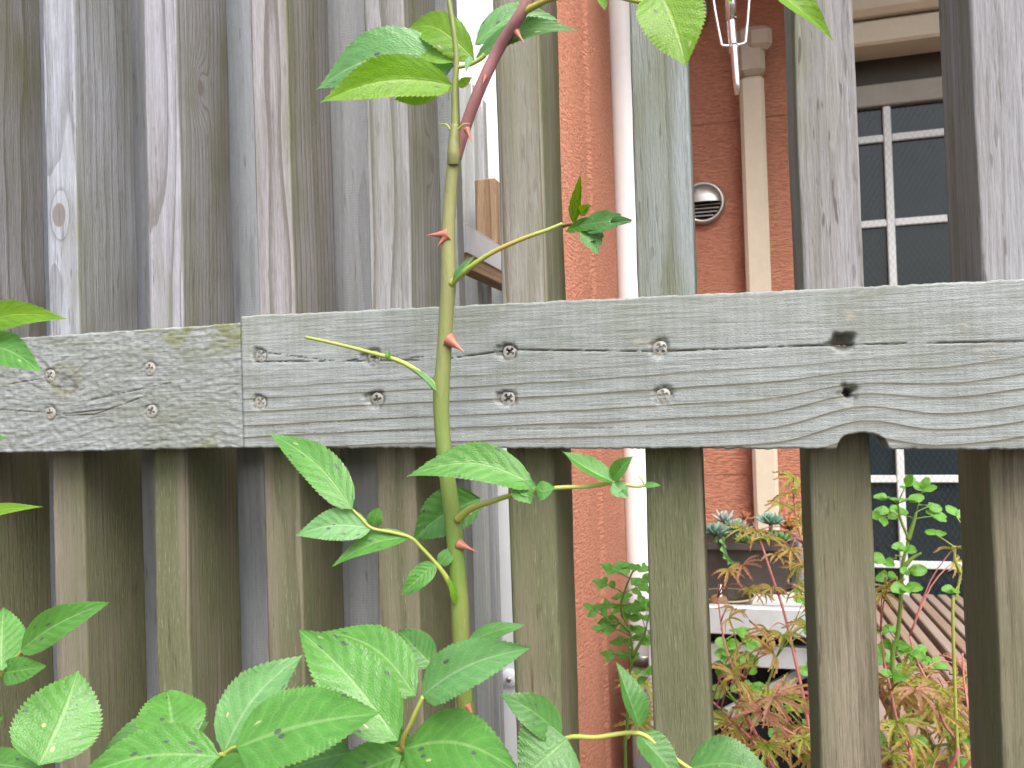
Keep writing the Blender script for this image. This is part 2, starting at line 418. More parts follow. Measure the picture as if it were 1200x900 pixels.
# hanging holder for a drying pole
hk = thing('pole_holder', 'chrome drying pole holder hanging in front of the cream duct', 'hook', tuple(at(857, 0, 1.15)))
A = lambda px, py, Y=1.15: at(px, py, Y)
s = pxm(857, 30, 1.15)
mesh('sleeve', *tube([A(853, -220), A(856, 0), A(856.5, 21)], 6.2*s, 14, 2), M_CHROME, hk, smooth=True)
mesh('rod', *tube([A(856.5, 20), A(858, 42), A(860, 62)], 5.3*s, 14, 3), M_CHROME, hk, smooth=True)
mesh('hook_tip', *tube([A(860, 52, 1.14), A(862, 80, 1.135), A(863.5, 100, 1.135), A(864, 111, 1.14)], [4.6*s, 4.3*s, 4*s, 2.5*s], 12, 4), M_CHROME, hk, smooth=True)
mesh('wire_loop', *tube([A(829, -60), A(836, 0), A(845, 49), A(847, 53), A(855, 54)], 1.7*s, 8, 5), M_CHROME, hk, smooth=True)
mesh('wire_loop', *tube([A(882, -60), A(878, 0), A(874, 46), A(872, 51), A(862, 53)], 1.7*s, 8, 5), M_CHROME, hk, smooth=True)

# white square post between fence and house
wp0, wp1 = float(at(529, 0, .46)[0]), float(at(596, 0, .46)[0])
post = thing('white_post', 'white square post standing behind the fence', 'post', ((wp0+wp1)/2, .49, 0))
mesh('shaft', *box(wp0, wp1, .46, .52, 0, 2.6, .003), M_WHITE, post)
bc = at(597, 795, .458); s = pxm(597, 795, .458)
mesh('clip', *lathe([(0.0001, -.004), (8*s, -.003), (10*s, -.0015), (10.5*s, .002)], bc, 'y', 24), M_WHITE, post, smooth=True)
mesh('screw', *lathe([(0.0001, -.006), (3*s, -.0055), (3.4*s, -.003)], bc, 'y', 16), M_STEEL, post, smooth=True)

# bracket: capped beam with an upright of fresh timber
bx0, bx1 = float(at(526, 262, .25)[0]), float(at(547, 262, .25)[0]); bz0, bz1 = float(at(547, 296, .25)[2]), float(at(547, 262, .25)[2])
bm = thing('capped_beam', 'timber beam in an aluminium cap reaching back to the white post', 'beam', (bx0, .25, bz0))
M_NEWWOOD = wood('fresh_timber', 'z', ((bx0+bx1)/2, .4, 1.2), (.05, -.06), .010, (.50, .34, .21), (.33, .19, .10), algae=-.4, line=.9, fibre=.25, seed=4.)
M_NEWWOOD_Y = wood('fresh_timber_beam', 'y', ((bx0+bx1)/2, .4, 1.2), (.02, -.03), .006, (.44, .29, .18), (.24, .14, .08), algae=-.2, line=.6, fibre=.4, seed=5.)
mesh('timber', *box(bx0+.0012, bx1-.0012, .2515, .459, bz0-.016, bz1-.0015, .001), M_NEWWOOD_Y, bm)
t_ = .0012
mesh('cap', *join([box(bx0, bx1, .25, .459, bz1-.0013, bz1, .0003), box(bx0, bx0+t_, .25, .459, bz0, bz1-.0014, .0003), box(bx1-t_, bx1, .25, .459, bz0, bz1-.0014, .0003),
                   box(bx0+t_+.0001, bx1-t_-.0001, .25, .2513, bz0, bz1-.0014, .0003)]), plain('beam_aluminium', (.70, .71, .74), .5, .4, metal=.2, grime=.1, bumps=.08), bm)
ux0, ux1 = float(at(558, 240, .37)[0]), bx1-.001
mesh('upright', *box(ux0, ux1, .365, .385, bz1+.0006, at(570, 212, .375)[2], .0012), M_NEWWOOD, bm)

# boundary wall of concrete blocks far behind, glimpsed through slits
bw = thing('block_wall', 'grey concrete block wall glimpsed through the slits between left pickets', 'wall', (-2.4, 3.0, 0))
M_BLOCK = plain('concrete_block', (.30, .30, .29), .9, .1, grime=.2, bumps=.6, scale=60.)
for r_ in range(15):
    for c_ in range(8):
        x_ = -4.0+c_*.4+(.2 if r_ % 2 else 0)
        mesh('block', *box(x_+.004, x_+.396, 3.0, 3.12, r_*.2+.004, r_*.2+.196, .006), M_BLOCK, bw)

# ================================================================ FENCE
fence = thing('wooden_fence', 'weathered grey picket fence with a screwed-on horizontal rail', 'fence', (0, .06, 0))
YP, DP = .0262, .070
def picket(name, x0, x1, y0, y1, z0, z1, mat, seed, lean=0., r=.0030, wob=.0007):
    nz = 60; cx, cy = (x0+x1)/2, (y0+y1)/2; nf = vnoise(seed+100)
    prof = []
    for (sx, sy) in ((1, -1), (1, 1), (-1, 1), (-1, -1)):
        a0 = {(1, -1): -90, (1, 1): 0, (-1, 1): 90, (-1, -1): 180}[(sx, sy)]
        for k in range(4):
            th = math.radians(a0+30*k)
            prof.append(((x1-r if sx > 0 else x0+r)+r*math.cos(th), (y1-r if sy > 0 else y0+r)+r*math.sin(th)))
    V, F = [], []; n = len(prof)
    for j in range(nz+1):
        z = z0+(z1-z0)*j/nz
        for i, (x, y) in enumerate(prof):
            dx = float(nf(z*9, (i//4)*7.3))*wob+float(nf(z*60, i*3.1))*wob*.45
            V.append((x+dx+lean*(z-1.05), y+.3*dx, z))
    for j in range(nz):
        for i in range(n): F.append((j*n+i, j*n+(i+1) % n, (j+1)*n+(i+1) % n, (j+1)*n+i))
    F.append(tuple(range(n-1, -1, -1))); F.append(tuple(nz*n+i for i in range(n)))
    o = mesh(name, V, F, mat, fence, smooth=True)
    for k, p in enumerate(o.data.polygons):
        if k >= nz*n or k % n % 4 == 3: p.use_smooth = False        # wide faces stay flat, only the arrises are round
    return o
GREY = dict(light=(.38, .375, .40), dark=(.20, .185, .18))
BLUE = dict(light=(.60, .60, .605), dark=(.40, .395, .395))
pk = [  # x0, x1, options
    (-.653, -.621, dict(GREY, algae=.45, brown=.4, pith=(-.05, .03), knots=((.0, .09, .009, .02),), low_tone=.7)),
    (-.549, -.5167, dict(light=(.48, .49, .54), dark=(.25, .245, .26), algae=.35, brown=.15, pith=(.01, .06), spacing=.008, line=.5, knots=((-.003, .165, .012, .016),), low_tone=.7)),
    (-.4487, -.4172, dict(light=(.47, .455, .50), dark=(.25, .23, .235), algae=.40, brown=.25, pith=(-.012, -.07), spacing=.0045, line=.8, sknots=((-.006, .268, .010, .018),), low_tone=.75)),
    (-.3483, -.3175, dict(light=(.43, .40, .41), dark=(.22, .19, .175), algae=.45, brown=.45, pith=(.004, -.06), spacing=.0062, line=.8, low_tone=.7)),
    (-.2537, -.2209, dict(light=(.39, .38, .38), dark=(.20, .185, .17), algae=.50, brown=.3, pith=(.02, .03), spacing=.006, line=.8, sknots=((.016, .19, .012, .018),), low_tone=.7)),
    (-.1523, -.1186, dict(light=(.37, .35, .31), dark=(.19, .155, .115), algae=.60, brown=.35, pith=(.004, -.085), spacing=.0060, line=1.1, low_tone=.8)),
    (-.0549, -.0175, dict(light=(.35, .375, .37), dark=(.19, .205, .19), algae=.55, brown=.05, pith=(.01, -.10), spacing=.0095, line=.5, low_tone=.95, fibre=.35, rough_relief=1.0)),
    (.0506, .0869, dict(light=(.39, .375, .38), dark=(.21, .19, .185), algae=.32, brown=.35, pith=(-.01, .12), spacing=.011, line=.35, fibre=.8, dash=1., low_tone=.65)),
    (.1541, .1900, dict(light=(.38, .37, .38), dark=(.21, .19, .19), algae=.45, brown=.45, pith=(.06, .07), spacing=.007, line=.35, fibre=.7, dash=1., low_tone=.7)),
    (.2541, .2890, dict(GREY, algae=.4)),
]
for i, (x0, x1, kw) in enumerate(pk):
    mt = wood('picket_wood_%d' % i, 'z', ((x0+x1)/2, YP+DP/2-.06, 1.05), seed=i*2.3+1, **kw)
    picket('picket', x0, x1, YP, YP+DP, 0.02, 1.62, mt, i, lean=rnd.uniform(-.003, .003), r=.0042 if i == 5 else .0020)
# boards of the far side, seen through the gaps
bk = [(float(at(60, 200, .128)[0])-.04, float(at(60, 200, .128)[0]), .128, BLUE, None), (-.555, -.5205, .128, BLUE, None), (-.452, -.412, .128, dict(light=(.58, .60, .62), dark=(.38, .38, .38)), None),
      (float(at(385, 200, .128)[0]), float(at(385, 200, .128)[0])+.046, .128, BLUE, None),
      (float(at(534, 200, .135)[0])-.034, float(at(534, 200, .135)[0]), .135, dict(light=(.60, .62, .62), dark=(.40, .40, .39)), None),
      (float(at(535, 200, .40)[0])-.004, float(at(556, 200, .40)[0]), .40, dict(light=(.62, .63, .60), dark=(.42, .41, .38)), float(at(545, 98, .40)[2])),
      (float(at(557, 200, .425)[0]), float(at(567.5, 200, .425)[0]), .425, BLUE, float(at(560, 116, .425)[2]))]
for i, (x0, x1, y0, kw, zt) in enumerate(bk):
    mt = wood('far_board_wood_%d' % i, 'z', ((x0+x1)/2, y0-.06, 1.05), (.01, .05), .007, algae=.3, brown=.1, line=.35, fibre=.3, saw=.15, seed=20+i*1.9, **kw)
    picket('far_board', x0, x1, y0, y0+.018, 0.02, zt or 1.60, mt, 40+i, r=.0015, wob=.0003)
mesh('far_rail', *box(-1.0, -.19, .0975, .1275, 1.03, 1.09, .002), bpy.data.materials['far_board_wood_1'], fence)

# the rail: two boards butted end to end
ZB, ZT = 1.0165, 1.1145
def rail_z(px, py): return float(at(px, py, 0)[2])
def rail_x(px, py=450): return float(at(px, py, 0)[0])
nA, nB, nC = vnoise(11), vnoise(12), vnoise(13)
screws_right = [(305, 416), (304, 471), (438, 419), (441, 468), (597, 412), (595, 467), (774, 408), (777, 463)]
screws_left = [(57, 440), (57, 484), (174, 432), (176, 482)]
holes = [(988, 400), (993, 460)]
def rail_board(name, x0, x1, zb, zt, mat, yf, NX, NZ, cracks, recess, rough, notch=None):
    """front face is a fine relief grid: torn grain, cracks, screw recesses, the cut-out"""
    xs = np.linspace(x0, x1, NX+1); X, T = np.meshgrid(xs, np.linspace(0, 1, NZ+1))
    def zbot(x):
        z = zb(x)+.0004*nA(x*300, 0)+.0003*nB(x*900, 3)
        if notch:
            nx, nw, nh = notch; d = np.abs((x-nx)/nw); z = z+nh*np.sqrt(np.clip(1-d**2.6, 0, 1))+nh*.25*np.exp(-((x-nx-.018)/.006)**2)*0
        return z
    def ztop(x): return zt(x)+.0004*nA(x*200, 9)+.0002*nC(x*800, 2)
    Z = zbot(X)*(1-T)+ztop(X)*T
    H = .00010*nA(X*40, Z*420)+.00010*nB(X*120, Z*1200)+.0005*nC(X*8, Z*14)
    H = H+.6*rough*(.0006*nB(X*170+Z*180, Z*330-X*120)+.0005*nC(X*320, Z*520))
    for (cx0, cx1, f, wdt, dep) in cracks:
        cz = f(X); wv = wdt*(.55+.45*nA(X*90, 4.))*np.clip((X-cx0)/.012, 0, 1)*np.clip((cx1-X)/.012, 0, 1)
        H = H-.6*dep*np.exp(-((Z-cz)/np.maximum(wv, 1e-5))**2)*((X > cx0) & (X < cx1))
    for (rx, rz, rr, dep, el) in recess:
        ang = np.arctan2(Z-rz, X-rx); d = np.sqrt(((X-rx)/el)**2+(Z-rz)**2)/(rr*(1+.22*nC(ang*1.7+rx*90, 5.)))
        H = H-dep*(1/(1+np.exp((d-1)*9)))
    edge = np.minimum(np.minimum(T, 1-T)*(ZT-ZB), np.minimum(X-x0, x1-X))
    H = H-.0011*np.clip(1-edge/.0012, 0, 1)**2
    Dt = np.zeros_like(X)  # darkens cracks and deep holes; grime ring round the screw recesses
    for (cx0, cx1, f, wdt, dep) in cracks:
        wv = wdt*1.1*(.6+.5*nA(X*90, 4.)); Dt = np.maximum(Dt, np.exp(-((Z-f(X))/np.maximum(wv, 1e-5))**2)*((X > cx0) & (X < cx1))*min(1., dep/.0015))
    for (rx, rz, rr, dep, el) in recess:
        d = np.sqrt(((X-rx)/el)**2+(Z-rz)**2)/rr; Dt = np.maximum(Dt, .75*np.exp(-np.abs(d-.9)**2*14)*np.clip(.6+nB(X*500, Z*500), 0, 1)*min(1., dep/.002))
    for (rx, rz, rr, dep, el) in recess:
        if dep > .004: Dt = np.maximum(Dt, .93*np.exp(-(np.sqrt(((X-rx)/el)**2+(Z-rz)**2)/(rr*.92))**6))
    Y = yf-H; V = np.stack([X, Y, Z], -1).reshape(-1, 3); n = NX+1
    F = [(j*n+i, j*n+i+1, (j+1)*n+i+1, (j+1)*n+i) for j in range(NZ) for i in range(NX)]
    base = len(V); back = YP-.0004
    rim = [i for i in range(n)]+[j*n+NX for j in range(1, NZ+1)]+[NZ*n+i for i in range(NX-1, -1, -1)]+[j*n for j in range(NZ-1, 0, -1)]
    Vb = V[rim].copy(); Vb[:, 1] = back; V = np.vstack([V, Vb]); k = len(rim)
    F += [(rim[i], base+i, base+(i+1) % k, rim[(i+1) % k]) for i in range(k)]
    o = mesh(name, V, F, mat, fence, smooth=True)
    at_ = o.data.attributes.new('darkening', 'FLOAT', 'POINT'); dv = np.zeros(len(V), np.float32); dv[:base] = Dt.ravel(); at_.data.foreach_set('value', dv)
    return o
XJ = rail_x(282.5)
def crackline(pts):
    X = np.array([rail_x(*p) for p in pts]); Zc = np.array([rail_z(*p) for p in pts])
    return lambda x: np.interp(x, X, Zc)
f1 = crackline([(283, 424), (450, 423), (520, 421), (600, 410), (770, 412), (985, 404), (1200, 400), (1300, 397)])
f1b = crackline([(283, 410), (400, 424), (440, 417), (480, 419), (620, 412), (1300, 398)])
# -- rail material: growth lines along the board, arching over the cut-out
def rail_wood(name, kind):
    m = Mat(name); x, y, z = m.xyz(m.coord())
    y = y
    zz = z-1.0165; xn = rail_x(1010, 520); x = x+0.
    lowf = m.noise(m.vec(x*7., zz*10., y*4.), 1., 2., .5)-.5
    lowm = m.noise(m.vec(x*30., zz*60., 2.), 1., 2., .5)-.5
    if kind == 'right':
        d = (x-xn)/.032; e = (d*d*-1.).op('EXPONENT')*zz.ss(.055, .0)
        q = zz*(1-e*.30)-e*.0085+x*-.022+lowf*.0045+lowm*.0006
        d2 = (x-.28)/.12; q = q-(d2*d2*-1.).op('EXPONENT')*.020
        ring = q/.0092; ring = ring+(m.noise(m.vec(q*40., 5., 0.), 1., 1., .5)-.5)*1.1
        maskl = zz.ss(.062, .040)*.9+.10
    else:
        kx, kz = rail_x(75, 445), rail_z(75, 445)-1.0165
        d2 = (x-kx)*(x-kx)*.5+(zz-kz)*(zz-kz)*1.3
        e = (d2/-.0006).op('EXPONENT')
        k2x = rail_x(225, 440)
        q = zz+lowf*.030+e*.026+lowm*.003+((x-k2x)*(x-k2x)*-220.).op('EXPONENT')*(zz-.05)*.9
        ring = q/.010; maskl = zz*0.+.55
    fr = ring.op('FRACT'); late = (fr.ss(.45, .95)*.35+fr.ss(.76, .95)*.75)*fr.ss(1., .965)*maskl
    fib = m.noise(m.vec(x*26., zz*700., y*700.), 1., 3., .65)
    dash = m.noise(m.vec(x*55., zz*900., 7.), 1., 2., .5)
    fine = m.noise(m.vec(x*700., zz*1300., y*900.), 1., 2., .7)
    sawn = (x*(2*math.pi/.0062)+m.noise(m.vec(x*60., zz*3., 0.), 1., 2., .5)*14.).op('SINE')*.5+.5
    p1 = m.noise(m.vec(x*9., zz*13., 3.), 1., 3., .62); p2 = m.noise(m.vec(x*32., zz*50., 8.), 1., 3., .6)
    light = (.33, .355, .352) if kind == 'right' else (.315, .34, .342)
    c = m.mix(((fib-.5)*1.3+(fine-.5)*1.2+(p2-.5)*.9+(p1-.5)*.8+(sawn-.5)*.10+.36).clamp(), light, (.155, .162, .162))
    c = m.mix((late*.85).clamp(), c, (.11, .10, .075))
    dk = dash.ss(.66, .74)*zz.ss(.035, .060)
    c = m.mix(dk*.35, c, (.13, .115, .09))
    g = (p1*.75+p2*.4+(zz.ss(.055, .095)*.10)+(sawn-.5)*.05).ss(.53, .80)
    c = m.mix(g*.34, c, m.mix(fine, (.15, .165, .105), (.27, .29, .21)))
    # moss along edges and round the recesses
    if kind == 'left':
        mo = p2.ss(.42, .68)*(zz.ss(.070, .090)*x.ss(rail_x(120), rail_x(200))+zz.ss(.016, .002)*x.ss(rail_x(180), rail_x(270)))
        c = m.mix(mo.clamp()*.8, c, (.17, .18, .045))
        kd = ((x-kx)*(x-kx)+(zz-kz)*(zz-kz)*1.2).op('SQRT')
        c = m.mix(kd.ss(.020, .010)*kd.ss(.006, .012)*.45, c, (.17, .16, .08))
    else:
        bl = p2.ss(.63, .72)*p1.ss(.45, .6)
        c = m.mix(bl*.5, c, (.50, .45, .38))
    an = m.node('ShaderNodeAttribute'); an.attribute_name = 'darkening'; dr = S(m.nt, an.outputs['Fac'])
    c = m.mix((dr*(fine*.6+.65)).clamp(), c, (.060, .048, .026))
    h = fib*.7+fine*.6+(sawn-.5)*.06
    return m.done(m.bsdf(c, .84, .2, m.bump(h, .5, .0014)))
M_RAIL_R = rail_wood('rail_wood_right', 'right'); M_RAIL_L = rail_wood('rail_wood_left', 'left')
lin = lambda p, q: (lambda x: np.interp(x, [p[0], q[0]], [p[1], q[1]], ) if False else p[1]+(x-p[0])*(q[1]-p[1])/(q[0]-p[0]))
zbR = lin((rail_x(283, 525), rail_z(283, 525)), (rail_x(1195, 527), rail_z(1195, 527)))
ztR = lin((rail_x(283, 370), rail_z(283, 370)), (rail_x(1195, 327), rail_z(1195, 327)))
zbL = lin((rail_x(0, 531), rail_z(0, 531)), (rail_x(282, 525), rail_z(282, 525)))
ztL = lin((rail_x(0, 397), rail_z(0, 397)), (rail_x(282, 378), rail_z(282, 378)))
recR = [(rail_x(a), rail_z(a, b), .0056, .0022, 1.05) for a, b in screws_right]
recR += [(rail_x(988), rail_z(988, 400), .0050, .0065, 1.35), (rail_x(993), rail_z(993, 460), .0056, .0018, 1.0), (rail_x(993), rail_z(993, 460), .0026, .009, 1.0)]
recR += [(rail_x(a)-.004, rail_z(a, b)+.001, .0035, .002, 1.6) for a, b in screws_right[2:6]]
cr = [(XJ, .6, f1, .00055, .0030), (rail_x(300), rail_x(520), f1b, .0003, .0015)]
for a, b, pts in [(283, 560, [(283, 502), (560, 484)]), (300, 800, [(300, 508), (800, 500)])]:
    cr.append((rail_x(a), rail_x(b), crackline(pts), .0003, .0008))
rail_r = rail_board('rail_board', XJ+.0004, .36, zbR, ztR, M_RAIL_R, 0., 760, 130, cr, recR, .12, (rail_x(1011, 525), .0143, .0098))
crL = [(rail_x(60), rail_x(140), crackline([(60, 487), (140, 478)]), .0005, .002), (rail_x(-60), rail_x(56), crackline([(-60, 476), (56, 484)]), .0004, .0015),
       (rail_x(62), rail_x(175), crackline([(62, 487), (110, 486), (175, 462)]), .0005, .002), (rail_x(100), rail_x(200), crackline([(100, 470), (200, 448)]), .0004, .0015),
       (rail_x(0), rail_x(56), crackline([(0, 452), (56, 442)]), .0004, .0015)]
recL = [(rail_x(a), rail_z(a, b), .0058, .0012, 1.0) for a, b in screws_left]
recL += [(rail_x(78), rail_z(78, 452), .007, .0012, 1.2)]
rail_l = rail_board('rail_board', -.80, XJ-.0004, zbL, ztL, M_RAIL_L, .0012, 520, 130, crL, recL, 1.0)

# screws: cross-head, domed rim, sunk slots
def screw_mesh():
    N = 26; R = .0053; V, F, mi = [], [], []
    for j in range(N+1):
        for i in range(N+1):
            a, b = i/N*2-1, j/N*2-1
            x = a*math.sqrt(1-b*b/2); z = b*math.sqrt(1-a*a/2); r = math.hypot(x, z)
            y = -.0010*(1-r*r)
            if r > .93: y += .0012
            sl = (abs(x) < .15 and abs(z) < .60) or (abs(z) < .15 and abs(x) < .60) or r < .24
            if sl: y = .0022
            V.append((x*R, y, z*R))
    n = N+1
    for j in range(N):
        for i in range(N):
            q = (j*n+i, j*n+i+1, (j+1)*n+i+1, (j+1)*n+i); F.append(q)
            mi.append(1 if sum(V[k][1] > .0015 for k in q) >= 3 else 0)
    me = bpy.data.meshes.new('screw'); me.from_pydata(V, [], F); me.update()
    m_ = plain('zinc_screw', (.50, .47, .43), .45, .4, metal=.35, grime=.25, bumps=.2, scale=400.)
    me.materials.append(m_); me.materials.append(plain('slot_dirt_shade', (.035, .032, .03), .9, .1))  # depth shade and grime of the slot painted near black
    me.polygons.foreach_set('material_index', mi); return me
sm = screw_mesh()
for i, (a, b) in enumerate(screws_right+screws_left):
    left = i >= len(screws_right); P = at(a, b, 0)
    yy = .0016 if left else .0022
    Mx = Matrix.Translation((P[0], yy, P[2])) @ Matrix.Rotation(rnd.uniform(-.9, .9), 4, 'Y') @ Matrix.Rotation(rnd.uniform(-.1, .1), 4, 'X') @ Matrix.Scale(rnd.uniform(.92, 1.08) if left else rnd.uniform(.98, 1.12), 4)
    inst('screw', sm, rail_l if left else rail_r, Mx)
P = at(988, 402, 0); inst('screw', sm, rail_r, Matrix.Translation((P[0], .0078, P[2])) @ Matrix.Scale(.85, 4))

# ================================================================ PLANT HELPERS
def leaf_mat(name, top, under, vein, spots=.5, gloss=.42, trans=.28, young=False):
    m = Mat(name); uvn = m.node('ShaderNodeUVMap'); u, v, _ = m.xyz(S(m.nt, uvn.outputs[0]))
    rd = m.rand(); vv = (v-.5)*2.; av = vv.op('ABSOLUTE')
    lat = (u*8.5-av*1.9+rd*.7+(m.noise(m.vec(u*6.+rd*9., vv*3., 0.), 1., 2., .5)-.5)*.55); lf = (lat.op('FRACT')-.5).op('ABSOLUTE')*2.      # 1 at the side veins
    side = lf.ss(.80, 1.0)*av.ss(1., .55)
    mid = av.ss(.075, .02)
    net = m.voronoi(m.vec(u*34.+rd*9., vv*13., rd*5.), 1., 'DISTANCE_TO_EDGE')
    nz = m.noise(m.vec(u*5.+rd*20., vv*2.5, rd*7.), 1., 3., .6)
    c = m.mix((nz*1.4-.25).clamp(), tuple(x*.72 for x in top), tuple(min(1, x*1.25) for x in top))
    c = m.mix(lf*.07+net.ss(.12, .0)*.07, c, vein)
    c = m.mix(side*.12+mid*.45, c, vein)
    geo = m.node('ShaderNodeNewGeometry'); bf = S(m.nt, geo.outputs['Backfacing'])
    cu = m.mix(side*.35+mid*.7+nz*.2, under, vein)
    c = m.mix(bf, c, cu)
    if spots > 0:                        # black-spot blotches and small eaten, dried holes
        cell = m.voronoi(m.vec(u*5.2+rd*31., vv*2.2+rd*17., rd*11.), 1.)
        pick = m.noise(m.vec(u*2.+rd*13., vv+rd*3., rd*4.), 1., 1., .5)
        sp = (cell+(nz-.5)*.14).ss(.17, .145)*pick.ss(.56-spots*.16, .60-spots*.16)
        c = m.mix(sp*.75, c, (.060, .055, .075))
        cell2 = m.voronoi(m.vec(u*3.1+rd*51., vv*1.5+rd*37., rd*2.), 1.)
        hp = (cell2+(nz-.5)*.12).ss(.10, .085)*pick.ss(.48, .40)
        c = m.mix(hp*.9, c, (.50, .46, .24))
    rim = av.ss(.95, 1.0); c = m.mix(rim*.45, c, (.30, .16, .06) if young else (.22, .24, .06))
    h = (1-lf)*.55-mid*.9+net*1.0
    nb = m.bump(h, .28, .0010)
    p = m.bsdf(c, (nz*.22+gloss-.17), .55, nb)
    tr = m.node('ShaderNodeBsdfTranslucent'); hv = m.node('ShaderNodeHueSaturation')
    hv.inputs['Saturation'].default_value = 1.15; hv.inputs['Value'].default_value = 1.5; hv.inputs['Hue'].default_value = .485
    m.nt.links.new(c.k, hv.inputs['Color']); m.nt.links.new(hv.outputs[0], tr.inputs['Color']); m.nt.links.new(nb.k, tr.inputs['Normal'])
    mx = m.node('ShaderNodeMixShader'); mx.inputs[0].default_value = trans
    m.nt.links.new(p.outputs[0], mx.inputs[1]); m.nt.links.new(tr.outputs[0], mx.inputs[2])
    return m.done(mx)
ML_MAT = leaf_mat('rose_leaf_mature', (.082, .262, .038), (.24, .36, .22), (.29, .46, .17), .8, .42, .30)
ML_DARK = leaf_mat('rose_leaf_deep', (.070, .205, .042), (.16, .28, .14), (.18, .34, .10), .3, .38, .27)
ML_YNG = leaf_mat('rose_leaf_young', (.17, .37, .020), (.26, .42, .20), (.36, .52, .09), .5, .42, .48, True)
ML_PALE = leaf_mat('rose_leaf_pale', (.125, .325, .095), (.30, .44, .27), (.34, .50, .27), .5, .42, .30)
ML_SMALL = leaf_mat('small_rose_leaf', (.15, .40, .06), (.24, .42, .17), (.30, .50, .14), 0., .42, .38)

def stem_mat(name, a, b, c, spots=.3):
    m = Mat(name); co = m.coord(); x, y, z = m.xyz(co)
    n = m.noise(m.vec(x*60, y*60, z*14), 1., 3., .6); f = m.noise(m.vec(x*500, y*500, z*60), 1., 2., .6)
    col = m.mix((n*1.6-.3).clamp(), a, b); col = m.mix(m.noise(co, 18., 2., .5).ss(.52, .75)*.7, col, c)
    col = m.mix(f.ss(.66, .78)*spots, col, (.35, .28, .16))
    return m.done(m.bsdf(col, .42, .4, m.bump(f+n*.5, .25, .001)))
MS_GREEN = stem_mat('cane_green', (.17, .21, .055), (.24, .26, .085), (.30, .22, .12), .5)
MS_LOW = stem_mat('cane_green_low', (.12, .215, .035), (.17, .26, .05), (.23, .22, .07), .5)
MS_PURPLE = stem_mat('cane_purple', (.24, .095, .11), (.33, .16, .16), (.30, .20, .13))
MS_YEL = stem_mat('twig_yellow', (.30, .36, .06), (.36, .40, .10), (.42, .27, .08))
MS_PINK = stem_mat('maple_stem', (.42, .12, .12), (.50, .20, .17), (.35, .16, .10))
m = Mat('thorn_skin'); z_ = m.noise(m.coord(), 180., 2., .5)
M_THORN = m.done(m.bsdf(m.mix(z_, (.40, .10, .10), (.46, .22, .12)), .4, .4))

PU = np.array([0, .04, .12, .25, .38, .5, .62, .75, .86, .94, 1.]); PW = np.array([.03, .40, .74, .96, 1., .95, .82, .59, .34, .14, .0])
def leaf_geo(B, T, hw, roll=0., fold=.18, curl=.06, bend=0., teeth=15, droop=0., wave=.06, seed=0, notch=0., toward=None, round_=0., cup=0.):
    """one toothed leaflet from base B to tip T (world). Margin cut into forward teeth, blade pillowed between the veins."""
    B, T = V3(B), V3(T); L = np.linalg.norm(T-B); a = (T-B)/L
    vd = (CAM-(B+T)/2) if toward is None else V3(toward); n0 = vd-a*np.dot(vd, a); n0 /= np.linalg.norm(n0)
    s0 = np.cross(a, n0)
    n = n0*math.cos(roll)+s0*math.sin(abs(roll))*(1 if s0[2] > 0 else -1); s = np.cross(a, n)   # blades tip towards the sky
    rs = np.random.RandomState(seed); teeth = int(teeth*1.45) if teeth > 8 else teeth; NV = 5; K = 4; nu = teeth*K
    V, UV, F = [], [], []; ph = rs.rand()*6
    for i in range(nu+1):
        u = i/nu; w = np.interp(u, PU, PW)
        if round_: w = w*(1-round_)+round_*math.sqrt(max(0, 1-(2*u-1)**2))
        saw = ((u*teeth) % 1.)
        for j in range(-NV, NV+1):
            v = j/NV; av = abs(v); k = av**3
            tooth = (1-.10*k*(1-saw)) if 0 < u < .97 else 1
            uu = u+k*saw*.35/teeth
            if notch and u > 1-notch: uu = uu-max(0, (u-(1-notch)))*1.4*(1-av)
            lat = v*hw*w*tooth
            hgt = abs(lat)*math.sin(fold)+wave*hw*av*av*math.sin(u*9+ph+(2 if v < 0 else 0))
            hgt += hw*.018*math.sin((u*8.5-av*1.9)*2*math.pi)*av*(1-av)*2.2
            hgt += cup*hw*(av*w)**2
            p = B+a*(uu*L)+s*(lat*math.cos(fold)+bend*L*math.sin(math.pi*u))+n*(hgt+curl*L*math.sin(math.pi*u)-droop*L*u*u)
            V.append(p); UV.append((u, v*.5+.5))
    m_ = 2*NV+1
    for i in range(nu):
        for j in range(2*NV): q = i*m_+j; F.append((q, q+1, q+m_+1, q+m_))   # normal along n
    return np.array(V), F, np.array(UV)
LSEED = [0]
def leaf(parent, b, t, wpx, mat=None, Y=-.12, Yt=None, name='leaf', label=None, **kw):
    """leaflet given by where its base and tip stand and its blade width"""
    LSEED[0] += 1
    yb = b[2] if len(b) > 2 else Y; yt = t[2] if len(t) > 2 else (yb if Yt is None else Yt)
    B = at(b[0], b[1], yb); T = at(t[0], t[1], yt); hw = .5*wpx*pxm((b[0]+t[0])/2, (b[1]+t[1])/2, (yb+yt)/2)
    V, F, UV = leaf_geo(B, T, hw, seed=LSEED[0], **kw)
    o = mesh(name, V, F, mat or ML_MAT, parent, smooth=True, uv=UV)
    if label: o['label'] = label
    return o
def pstem(parent, pts, rpx, mat, name='stem', seg=8, Y=-.12, n=6):
    P = [at(p[0], p[1], p[2] if len(p) > 2 else Y) for p in pts]
    if not hasattr(rpx, '__len__'): rpx = [rpx]*len(pts)
    R = [r*pxm(p[0], p[1], p[2] if len(p) > 2 else Y) for r, p in zip(rpx, pts)]
    return mesh(name, *tube(P, R, seg, n), mat, parent, smooth=True)
